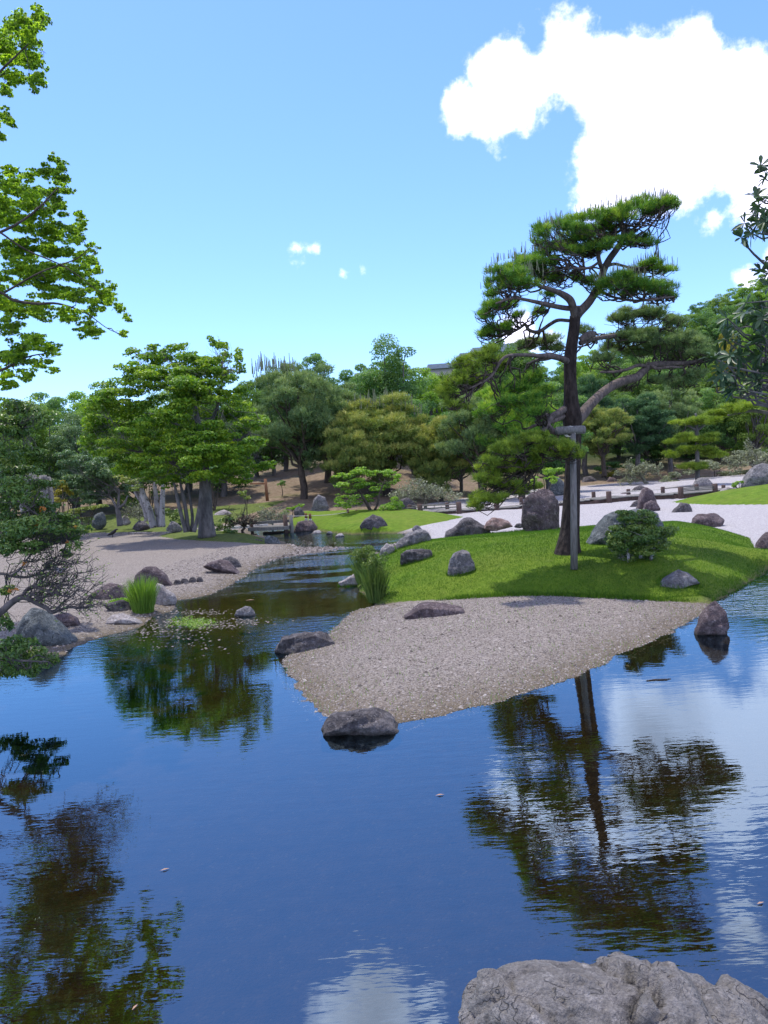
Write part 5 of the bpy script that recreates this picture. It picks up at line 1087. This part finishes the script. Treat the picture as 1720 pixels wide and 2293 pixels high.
# bird, props, pergola
bp = WY(250, 1178, 29.5); bp[2] = gz(bp[0], 29.5); bo = tagset(empty('crow', bp), 'small black bird standing on the mossy edge by the camellia trunk', 'bird')
mb = MB(); mb.tube([[-.22, 0, .09], [-.12, 0, .12], [0, 0, .17], [.10, 0, .23], [.15, 0, .29], [.19, 0, .30], [.25, 0, .29]], [.012, .04, .07, .06, .04, .032, .004], 10); mb.build('body', M['bird'], bo)
for s in (-1, 1): mb = MB(); mb.tube([[0, .025*s, .12], [.01, .025*s, 0]], .007, 5); mb.build('leg', M['bird'], bo)
so = WY(598, 1120, 36); sp_ = tagset(empty('branch_prop', so), 'reddish wooden branch prop with a side arm on the earth slope', 'support post')
mb = MB(); mb.tube(np.array([WY(599,1122,36), WY(594,1072,36)])-so, [.075, .065], 8); mb.build('post', M['wood_red'], sp_); mb = MB(); mb.tube(np.array([WY(560,1083,36), WY(597,1083,36)])-so, [.04, .04], 8); mb.build('arm', M['wood_red'], sp_)
po = WY(110, 1180, 19); pg = tagset(empty('pergola', po), 'weathered wooden pergola corner standing behind the left shrub', 'pergola')
mb = MB(); a = WY(107,1185,19); b = WY(96,1064,19); mb.tube(np.array([a, b])-po, [.10, .09], 8); mb.build('post', M['wood_grey'], pg); mb = MB(); mb.tube(np.array([a+[.14, .1, 0], WY(104,1072,19)+[.02, .1, 0]])-po, [.06, .055], 8); mb.build('post', M['wood_grey'], pg)
mb = MB(); mb.tube(np.array([WY(-60,1086,19.2), WY(112,1074,19.1)])-po, [.08, .08], 8); mb.build('beam', M['wood_grey'], pg); mb = MB(); mb.tube(np.array([WY(100,1070,18.5), WY(88,1078,20.2)])-po, [.06, .06], 8); mb.build('cross_beam', M['wood_grey'], pg)
# kerb stones along the far edge of the gravel court
mb = MB(); rk = np.random.default_rng(5); x = 150
while x < 400:
    w = rk.uniform(6, 11); p = W(x, 1194.5-(x-280)*.012, .2); s = w*p[1]/FP; mb.box(p+[0, 0, -.02], s*.92, .16, .12+rk.uniform(-.02, .02), rk.normal()*.05); x += w
o = mb.build('kerb_stones', M['rock_pale'], smooth=False); tagset(o, 'row of small pale kerb stones along the far edge of the gravel', 'kerb', kind='stuff')
rk = np.random.default_rng(6); mb = MB()
for x in np.arange(440, 590, 5.0):
    p = W(x, 1207+(x-440)*.035, .12); s = rk.uniform(4, 8)*p[1]/FP; mb.tube([[p[0]-s/2, p[1], p[2]], [p[0], p[1]+.02, p[2]+.04], [p[0]+s/2, p[1], p[2]]], [s*.28, s*.4, s*.25], 6)
o = mb.build('bank_edging', M['rock_dark']); tagset(o, 'dark knobbly stone edging at the foot of the maple', 'edging', kind='stuff')

# ------------------------------------------------------------------ lichen covered bare-ish plum trees and shrubs
def plum(label, px, base_y, Y, hw, hh, seed, leafn=900, mat='lichen', bark='lichen_bark', lean=0.0, name='plum_tree', cat='tree', lsz=.05, tr=.10):
    r = np.random.default_rng(seed); c = WY(px, base_y, Y); zb = gz(c[0], Y)-.05; c[2] = zb; e = tagset(empty(name, c), label, cat); S = Y/FP; Wd = hw*S; H = max(hh*S, WY(px, base_y-hh, Y)[2]-zb)
    mb = MB(); P = wob((0, 0, 0), (lean*Wd, 0, H*.35), 5, r, .06); mb.tube(P, np.linspace(tr, tr*.7, 5), 8); mb.build('trunk', M[bark], e); tw = MB(); LC = []
    top = P[-1]
    def grow(p, d, Lg, rad, lev):
        n_ = 5; Q = wob(p, p+d*Lg, n_, r, .10); tw.tube(Q, np.linspace(rad, rad*.5, n_), 4 if lev else 5, False)
        if lev == 0:
            for k in range(6): LC.append(Q[r.integers(1, n_)]+r.normal(size=3)*.05)
            return
        for k in range(4 if lev > 1 else 5):
            dd = norm(d*.6+r.normal(size=3)*np.array([.9, .9, .45])+np.array([0, 0, .12])); grow(Q[r.integers(2, n_)], dd, Lg*r.uniform(.5, .75), rad*.5, lev-1)
    for k in range(7):
        a = 6.28*k/7+r.normal()*.3; d = norm(np.array([math.cos(a)*Wd, math.sin(a)*Wd*.8, H*.42*r.uniform(.2, 1.2)])); grow(top, d, Wd*.55, tr*.55, 3)
    tw.build('branches', M[bark], e); LC = np.array(LC); LC = LC[r.permutation(len(LC))[:leafn]]
    V, Fq = leaf_quads(LC, norm(r.normal(size=LC.shape)+[0, 0, .6]), lsz, .6, r); link('foliage', mesh_uniform('foliage', V, Fq, np.repeat(r.uniform(.2, .95, len(LC)), 4)), M[mat], e); return e
plum('pale lichen covered spreading plum tree beside the boardwalk', 955, 1142, 34, 80, 70, 1, 2600, tr=.09, lsz=.09)
plum('flat topped pale green plum tree beyond the tall grey boulder', 1452, 1090, 44, 50, 62, 2, 2600, lean=-.3, lsz=.11)
plum('bare crooked dark branched plum tree beside the little plank bridge', 545, 1195, 27.3, 55, 55, 3, 250, 'lichen', 'bark_dark', tr=.06, lsz=.05)
plum('thin greyish plum tree behind the plank bridge beams', 610, 1170, 30, 45, 48, 4, 1400, tr=.05, lsz=.06)
plum('thin twiggy bush growing behind the pale trunks', 310, 1160, 33, 40, 50, 5, 700, tr=.05, lsz=.07)
plum('pale twiggy plum tree at the far right behind the lawn', 1690, 1075, 46, 60, 65, 6, 2600, lsz=.13)
plum('silvery old tree with bare grey limbs at the far left', 52, 1060, 34, 45, 150, 7, 500, 'camellia', 'bark_pale', tr=.35, lsz=.12)
def bush(label, lst, Y, mat, seed, dens=1.0, leaf=.08, cat='shrub', name='shrub', low=.4):
    r = np.random.default_rng(seed); cl = px_clumps(lst, Y, r, 1.0, .5); c = np.array(cl[0][0]); c[2] = gz(c[0], c[1]); e = tagset(empty(name, c), label, cat)
    link('foliage', crown('foliage', subdivide_clumps(cl, r, 6, (.3, .5), .8), dens, leaf, .6, r, base=c, low=low), M[mat], e)
    mb = MB()
    for q_, rad in cl: mb.tube(wob((0, 0, -.1), np.array(q_)-c, 4, r, .05), np.linspace(.03, .01, 4), 4, False)
    mb.build('stem', M['bark_dark'], e); return e
bush('golden yellow leaved shrub right of the pergola post', [(140,1085,20,12),(130,1105,18,14),(150,1100,16,16),(135,1120,20,10)], 31, 'yellow', 11)
bush('low orange yellow shrub row under the camellia', [(180,1142,40,8),(215,1138,30,8)], 33, 'pine_olive', 12)
bush('low dark green bush right of the maple trunk', [(505,1165,18,14),(520,1175,14,14),(495,1180,18,12),(515,1190,20,8)], 26.8, 'shrub', 13, 1, .06)
bush('yellow green little bush left of the dark reddish rock', [(655,1140,14,6),(672,1132,12,6),(640,1146,10,6)], 33.5, 'lime', 14, 1)
bush('small dark green shrub on the earth slope left of the pine trunk', [(628,1080,14,8)], 41, 'bluegreen', 15)
bush('low golden shrub on the slope right of the leaning pine', [(1362,1062,16,7),(1378,1058,12,5),(1350,1060,10,5)], 51, 'yellow', 16)
bush('dark green shrub mass at the foot of the dark pines', [(1345,1048,22,9),(1380,1040,30,12),(1420,1035,26,12)], 52, 'bluegreen', 17, 1, .12)
bush('bright green shrub beside the purple boulder behind the trunk', [(1215,1060,26,15),(1240,1050,20,12),(1200,1078,20,10),(1235,1075,18,10)], 33, 'lime', 18, 1, .1)
bush('grey green clipped hedge far right of the plum tree', [(1500,1065,30,9),(1540,1050,30,12),(1580,1040,34,14),(1500,1078,26,7)], 46, 'lichen', 19, 1, .12)
bush('broad grey green shrub bank at the far right', [(1600,1040,40,16),(1650,1025,40,16),(1700,1030,36,16),(1620,1062,50,9),(1680,1060,40,10)], 48, 'lichen', 20, 1, .12)
bush('fresh green tuft of shrub at the left of the big right boulder', [(1655,1082,12,8),(1645,1086,8,5)], 28, 'lime', 21, 1, .05)
bush('dark undergrowth bush left of the many stems', [(385,1150,20,14),(395,1168,18,10)], 30.5, 'shrub', 22, 1)
bush('twiggy young bush beside the branch prop', [(545,1105,14,10),(555,1115,10,6)], 33, 'pine_olive', 23, 1)

# ------------------------------------------------------------------ trees of the wood
T = place_tree
T('pineA', 655, 1122, 800, 40, 95, 'pine_grey', 'grey green pine with dark bent trunk on the earth slope', 'bark_dark', 'pine_tree')
T('pineA', 716, 1076, 845, 45, 85, 'pine_grey', 'second grey green pine behind, its trunk in the gap of the earth slope', 'bark_dark', 'pine_tree')
T('pineB', 850, None, 880, 41, 120, 'pine_olive', 'wide olive brown pine with pale upright candles behind the young maple', 'bark_dark', 'pine_tree')
T('pineB', 780, None, 925, 39, 70, 'pine_olive', 'low olive pine between the dark trunk and the wide olive one', 'bark_dark', 'pine_tree')
T('pineB', 975, None, 925, 40, 75, 'pine_olive', 'olive pine with candle tips left of the yellow drooping pads', 'bark_dark', 'pine_tree')
T('pineA', 1060, None, 860, 38, 80, 'pine_grey', 'grey green pine behind the low yellow pads of the leaning pine', 'bark_dark', 'pine_tree')
T('pineA', 1150, None, 830, 37, 90, 'pine', 'green pine filling the space left of the leaning trunk', 'bark_dark', 'pine_tree')
T('oakC', 1215, None, 850, 42, 85, 'bluegreen', 'blue green tree directly behind the leaning trunk', name='broadleaf_tree')
T('pineA', 1345, 1060, 900, 47, 60, 'pine_olive', 'olive pine right of the leaning trunk above the dark hollow', 'bark_dark', 'pine_tree')
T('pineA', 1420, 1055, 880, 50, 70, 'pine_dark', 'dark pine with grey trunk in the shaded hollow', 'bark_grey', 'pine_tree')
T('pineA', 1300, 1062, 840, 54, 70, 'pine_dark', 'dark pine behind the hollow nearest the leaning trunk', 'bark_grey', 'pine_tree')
T('pineA', 1490, None, 850, 52, 70, 'pine_grey', 'grey pine between the dark hollow and the layered pine', 'bark_grey', 'pine_tree')
T('oakB', 870, None, 762, 56, 85, 'bluegreen', 'tall blue green tree breaking the skyline at the centre', name='broadleaf_tree')
T('oakC', 800, None, 805, 58, 60, 'bluegreen', 'loose blue green tree left of the tall centre one', name='broadleaf_tree')
T('cedar', 705, None, 785, 60, 48, 'bluegreen', 'narrow dark layered tree on the skyline above the grey pines', name='broadleaf_tree')
T('oakA', 620, None, 810, 52, 60, 'broad', 'mid green tree rising behind the first grey pine', name='broadleaf_tree')
T('oakA', 560, None, 850, 50, 60, 'broad', 'green tree hidden behind the right side of the maple', name='broadleaf_tree')
T('oakA', 960, None, 819, 62, 70, 'lime', 'yellow green tree under the distant roof line', name='broadleaf_tree')
T('oakC', 1035, None, 795, 75, 60, 'broad', 'tree crown just below the distant building', name='broadleaf_tree')
T('oakB', 1085, None, 772, 72, 36, 'lime', 'small fresh crown hiding the middle of the distant building', name='broadleaf_tree')
T('oakA', 1135, None, 750, 66, 60, 'broad', 'rounded tree crown below the distant building at its right', name='broadleaf_tree')
T('oakA', 745, None, 875, 55, 70, 'bluegreen', 'green tree filling the gap over the wide olive pine', name='broadleaf_tree')
T('oakB', 400, None, 870, 45, 90, 'broad', 'dark green tree behind the big maple', name='broadleaf_tree')
T('oakA', 480, None, 880, 43, 80, 'broad', 'dense green tree behind the right half of the maple', name='broadleaf_tree')
T('oakA', 200, None, 865, 42, 80, 'lime', 'yellow green tree left of the big maple on the skyline', name='broadleaf_tree')
T('oakC', 110, None, 868, 48, 75, 'bluegreen', 'blue green tree on the skyline at the far left', name='broadleaf_tree')
T('oakB', 150, None, 925, 38, 70, 'camellia', 'dark grey green tree above the camellia', name='broadleaf_tree')
T('oakB', 60, None, 900, 40, 80, 'broad', 'shadowy green tree behind the silvery old tree', name='broadleaf_tree')
T('oakA', 290, None, 900, 40, 75, 'broad', 'leafy green tree between camellia and maple', name='broadleaf_tree')
T('oakC', -10, None, 905, 36, 90, 'broad', 'green tree at the left frame edge behind the pergola', name='broadleaf_tree')
# layered pines at the right
for args in [dict(label='layered light olive pine with a straight grey trunk at the right', lst=[(1545,945,50,10),(1580,938,45,10),(1520,985,34,10),(1590,985,40,10),(1540,1010,45,12),(1590,1018,40,12),(1510,1020,24,10),(1560,1045,40,9)], Y=38, tr=[[(1562,1075,5,38),(1562,1040,5,38),(1561,1000,4.5,38),(1560,950,3.5,38),(1558,925,2,38)]], mat='pine_yellow', seed=81, lim=[[(1560,965,3,38),(1545,955,2.5,38),(1530,948,1,38)],[(1560,965,3,38),(1578,952,2.5,38),(1595,945,1,38)],[(1562,1000,3,38),(1580,995,2,38),(1600,988,1,38)]]),
             dict(label='yellow olive pine pad reaching in from the right edge', lst=[(1620,925,35,9),(1660,912,40,10),(1700,905,34,11),(1600,945,20,8),(1740,900,40,14)], Y=30, tr=[[(1790,1090,9,30),(1780,1000,8,30),(1750,940,6,30),(1690,920,4,30),(1630,930,2,30)]], mat='pine_yellow', seed=82, lim=[])]:
    r = np.random.default_rng(args['seed']); Y = args['Y']; b0 = WY(args['tr'][0][0][0], args['tr'][0][0][1], Y); e = tagset(empty('layered_pine', b0), args['label'], 'tree')
    limb(e, b0, args['tr'][0], M['bark_grey'], 'trunk', 8)
    for l_ in args['lim']: limb(e, b0, l_, M['bark_grey'], 'limb', 6)
    for el in args['lst']:
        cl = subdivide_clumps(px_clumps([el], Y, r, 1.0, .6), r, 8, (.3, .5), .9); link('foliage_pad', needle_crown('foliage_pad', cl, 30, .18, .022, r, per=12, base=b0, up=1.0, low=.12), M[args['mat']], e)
# wooded hillside at the right
hr = np.random.default_rng(91); protos = ['oakA', 'oakB', 'oakC', 'cedar', 'oakA', 'oakC']; mats = ['broad', 'bluegreen', 'lime', 'broad', 'broad', 'bluegreen']
hill = [(1440,905,56,70),(1530,880,58,75),(1610,850,56,80),(1690,830,54,80),(1380,870,60,70),(1320,810,66,80),(1240,815,70,70),(1180,805,72,70),(1430,800,68,75),(1500,770,72,70),(1570,790,66,75),(1640,760,64,80),(1710,740,62,80),
 (1480,735,88,55),(1540,700,92,55),(1600,690,90,60),(1655,665,92,60),(1705,648,94,60),(1565,672,110,40),(1615,655,112,40),(1665,632,112,45),(1715,610,112,45),(1400,760,84,60),(1330,780,86,60),(1760,620,100,60),(1500,700,112,35),(1280,795,90,55),(1740,700,80,60),(1760,800,58,80)]
desc = ['upper', 'middle', 'lower']
CN = {'broad': 'mid green', 'bluegreen': 'blue green', 'lime': 'fresh green'}
ORD = ['leftmost', 'second', 'third', 'fourth', 'fifth', 'sixth', 'seventh', 'eighth', 'ninth', 'tenth', 'eleventh', 'twelfth']
def rowed(items, rows, fmt, group, hwk):
    """rows: (nearest depth, name); trees get a label from their colour, their row and their order in it"""
    out_ = {}
    for it in items:
        nm = [n_ for d_, n_ in rows if it[2] >= d_][0]; out_.setdefault(nm, []).append(it)
    for nm, its in out_.items():
        for i, (x, y, Y, hw) in enumerate(sorted(its)):
            k = int(hr.integers(0, 6)); mc = mats[k]
            T(protos[k], x, None, y, Y, hw*hwk, mc, fmt % (CN[mc], nm, ORD[i]+('' if i == 0 else ' from left')), name='broadleaf_tree', group=group)
rowed(hill, [(105, 'skyline'), (86, 'upper'), (65, 'middle'), (0, 'lowest')], '%s crown on the wooded right hillside, %s row, %s', 'trees on the wooded right hillside', .75)
T('oakA', 1625, None, 735, 60, 34, 'yellow', 'bright yellow green tree crown low on the right hillside', name='broadleaf_tree')
T('oakC', 1690, None, 705, 61, 30, 'lime', 'yellow green crown behind the long leaves at the right edge', name='broadleaf_tree')
T('oakC', 1285, None, 785, 58, 30, 'lime', 'bright lime crown glowing just right of the leaning trunk', name='broadleaf_tree')
# far backing woods left and centre so the skyline closes
back = [(-60,880,60,70),(30,890,62,70),(250,885,60,70),(330,880,64,70),(430,880,60,70),(540,880,64,70),(650,865,70,60),(760,860,75,60),(840,855,70,60),(930,850,80,60),(1010,835,85,60),(1090,815,88,55),(1170,800,90,60),(600,900,50,60),(680,930,52,60),(920,890,50,70),(1020,900,46,70),(1100,930,44,60)]
mats = ['broad', 'bluegreen', 'broad', 'bluegreen', 'broad', 'bluegreen']
rowed(back, [(70, 'farthest'), (58, 'middle'), (0, 'nearest')], '%s tree filling gaps in the far backing wood, %s row, %s', 'trees of the far backing wood', .8)

# ------------------------------------------------------------------ distant building on the ridge
def bx(x0, y0, x1, y1, Y, dep):
    a = WY(x0, y1, Y); b = WY(x1, y0, Y); return a, b
BYD = 135; bo_ = WY(1080, 830, BYD); bl = tagset(empty('ridge_building', bo_), 'beige building with flat roof half hidden on the wooded ridge', 'building')
def slab(x0, y0, x1, y1, Y, dep, nm, mat):
    a = WY(x0, y0, Y); b = WY(x1, y1, Y); mb = MB(); mb.box(np.array([(a[0]+b[0])/2, Y+dep/2, (a[2]+b[2])/2])-bo_, abs(b[0]-a[0]), dep, abs(a[2]-b[2])); return mb.build(nm, M[mat], bl, False)
slab(962, 821, 1034, 850, BYD, 10, 'wall', 'wall'); slab(958, 816, 1036, 821, BYD-.6, 11, 'roof', 'roof')
slab(1034, 794, 1190, 850, BYD-1, 14, 'wall', 'wall'); slab(1062, 782, 1185, 793, BYD, 12, 'wall', 'wall'); slab(1110, 774, 1180, 781, BYD+1, 10, 'wall', 'wall')
slab(1030, 791, 1066, 794, BYD-1.5, 14, 'roof', 'roof'); slab(1058, 779, 1190, 782, BYD-.6, 13, 'roof', 'roof'); slab(1106, 771, 1186, 773, BYD+.5, 11, 'roof', 'roof')
for x in (1042, 1060, 1080): slab(x, 797, x+11, 805, BYD-1.15, .3, 'window', 'glass')
b2 = WY(805, 860, 110); bo_ = b2; bl = tagset(empty('distant_pavilion', b2), 'small distant roofed pavilion showing between the skyline trees', 'building')
slab(797, 850, 822, 875, 110, 5, 'wall', 'glass'); slab(794, 836, 838, 848, 109, 7, 'roof', 'wall')
for x in (798, 805, 812, 819): slab(x, 848, x+1.5, 875, 109.5, .3, 'column', 'wall')

# understory along the foot of the wood
ur = np.random.default_rng(17)
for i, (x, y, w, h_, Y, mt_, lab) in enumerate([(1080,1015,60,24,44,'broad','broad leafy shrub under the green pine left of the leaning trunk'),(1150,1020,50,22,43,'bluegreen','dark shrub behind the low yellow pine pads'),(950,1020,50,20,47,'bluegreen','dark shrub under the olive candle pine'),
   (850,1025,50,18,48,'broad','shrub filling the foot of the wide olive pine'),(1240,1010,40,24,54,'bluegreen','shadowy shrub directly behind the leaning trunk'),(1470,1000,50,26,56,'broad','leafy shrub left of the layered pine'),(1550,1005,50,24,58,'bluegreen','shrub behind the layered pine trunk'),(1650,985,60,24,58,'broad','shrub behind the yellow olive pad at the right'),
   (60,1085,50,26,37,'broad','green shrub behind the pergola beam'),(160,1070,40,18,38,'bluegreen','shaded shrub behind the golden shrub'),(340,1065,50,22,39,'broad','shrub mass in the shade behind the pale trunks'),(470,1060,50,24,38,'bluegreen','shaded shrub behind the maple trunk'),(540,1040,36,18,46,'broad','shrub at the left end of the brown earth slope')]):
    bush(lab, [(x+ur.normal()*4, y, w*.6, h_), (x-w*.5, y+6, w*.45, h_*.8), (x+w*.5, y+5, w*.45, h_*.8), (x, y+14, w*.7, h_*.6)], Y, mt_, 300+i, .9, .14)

# pale spring candles standing on two of the background pines
bpy.context.view_layer.update()
cr_ = np.random.default_rng(29)
for nm, Y, x0, x1, top in (('pine_tree', 40, 565, 665, lambda x: 812+((x-615)/60)**2*22), ('pine_tree.002', 41, 770, 945, lambda x: 893+((x-855)/90)**2*26)):
    e = bpy.data.objects[nm]; inv = np.array(e.matrix_world.inverted()); mb = MB()
    for k in range(70):
        x = cr_.uniform(x0, x1); Yc = Y+cr_.uniform(-1, 1); b = WY(x, top(x)+cr_.uniform(2, 24), Yc); h_ = cr_.uniform(.25, .75)
        P = np.array([[*b, 1], [b[0]+.01, b[1], b[2]+h_, 1]])@inv.T; mb.tube(P[:, :3], [.035, .018], 4, False)
    mb.build('candles', M['candle'], e)['kind'] = 'stuff'

# longer grass left uncut round the stones of the lawn and along its water edge
gr_ = np.random.default_rng(33); PP = []
for o in [o for o in bpy.data.objects if o.name.startswith('boulder')]:
    if sdist(np.array([[o.location[0], o.location[1]]]), lawn1)[0] > -.3 and o.location[1] < 19:
        a = gr_.uniform(0, 6.28, 420); k = gr_.uniform(.86, 1.08, 420); PP.append(np.column_stack([o.location[0]+np.cos(a)*o.dimensions[0]/2*k, o.location[1]+np.sin(a)*o.dimensions[1]/2*k]))
ed = np.column_stack([gr_.uniform(4.5, 10, 16000), gr_.uniform(9.6, 13.6, 16000)]); sw = sdist(ed, water); PP.append(ed[(sw > -.22) & (sw < .05) & (sdist(ed, lawn1) > -.1)])
fr_ = np.column_stack([gr_.uniform(-.3, 5.6, 60000), gr_.uniform(9.8, 10.9, 60000)]); sl = sdist(fr_, lawn1); PP.append(fr_[(sl > -.07) & (sl < .06) & (sdist(fr_, water) < 0)])
P = np.concatenate(PP); n = len(P); zg = np.maximum(ground(P), -.01); a = gr_.uniform(0, 6.28, n); w = .0035
S = np.column_stack([np.cos(a), np.sin(a), np.zeros(n)])*w; C = np.column_stack([P, zg-.003]); Tt = C+np.column_stack([gr_.normal(size=n)*.02, gr_.normal(size=n)*.02, gr_.uniform(.02, .08, n)])
tagset(link('uncut_grass', mesh_uniform('uncut_grass', np.stack([C-S, C+S, Tt], 1).reshape(-1, 3), np.arange(3*n).reshape(n, 3), np.repeat(gr_.uniform(.1, .7, n), 3)), M['turf']), 'longer grass round the stones and edges of the lawn', 'grass', kind='stuff')
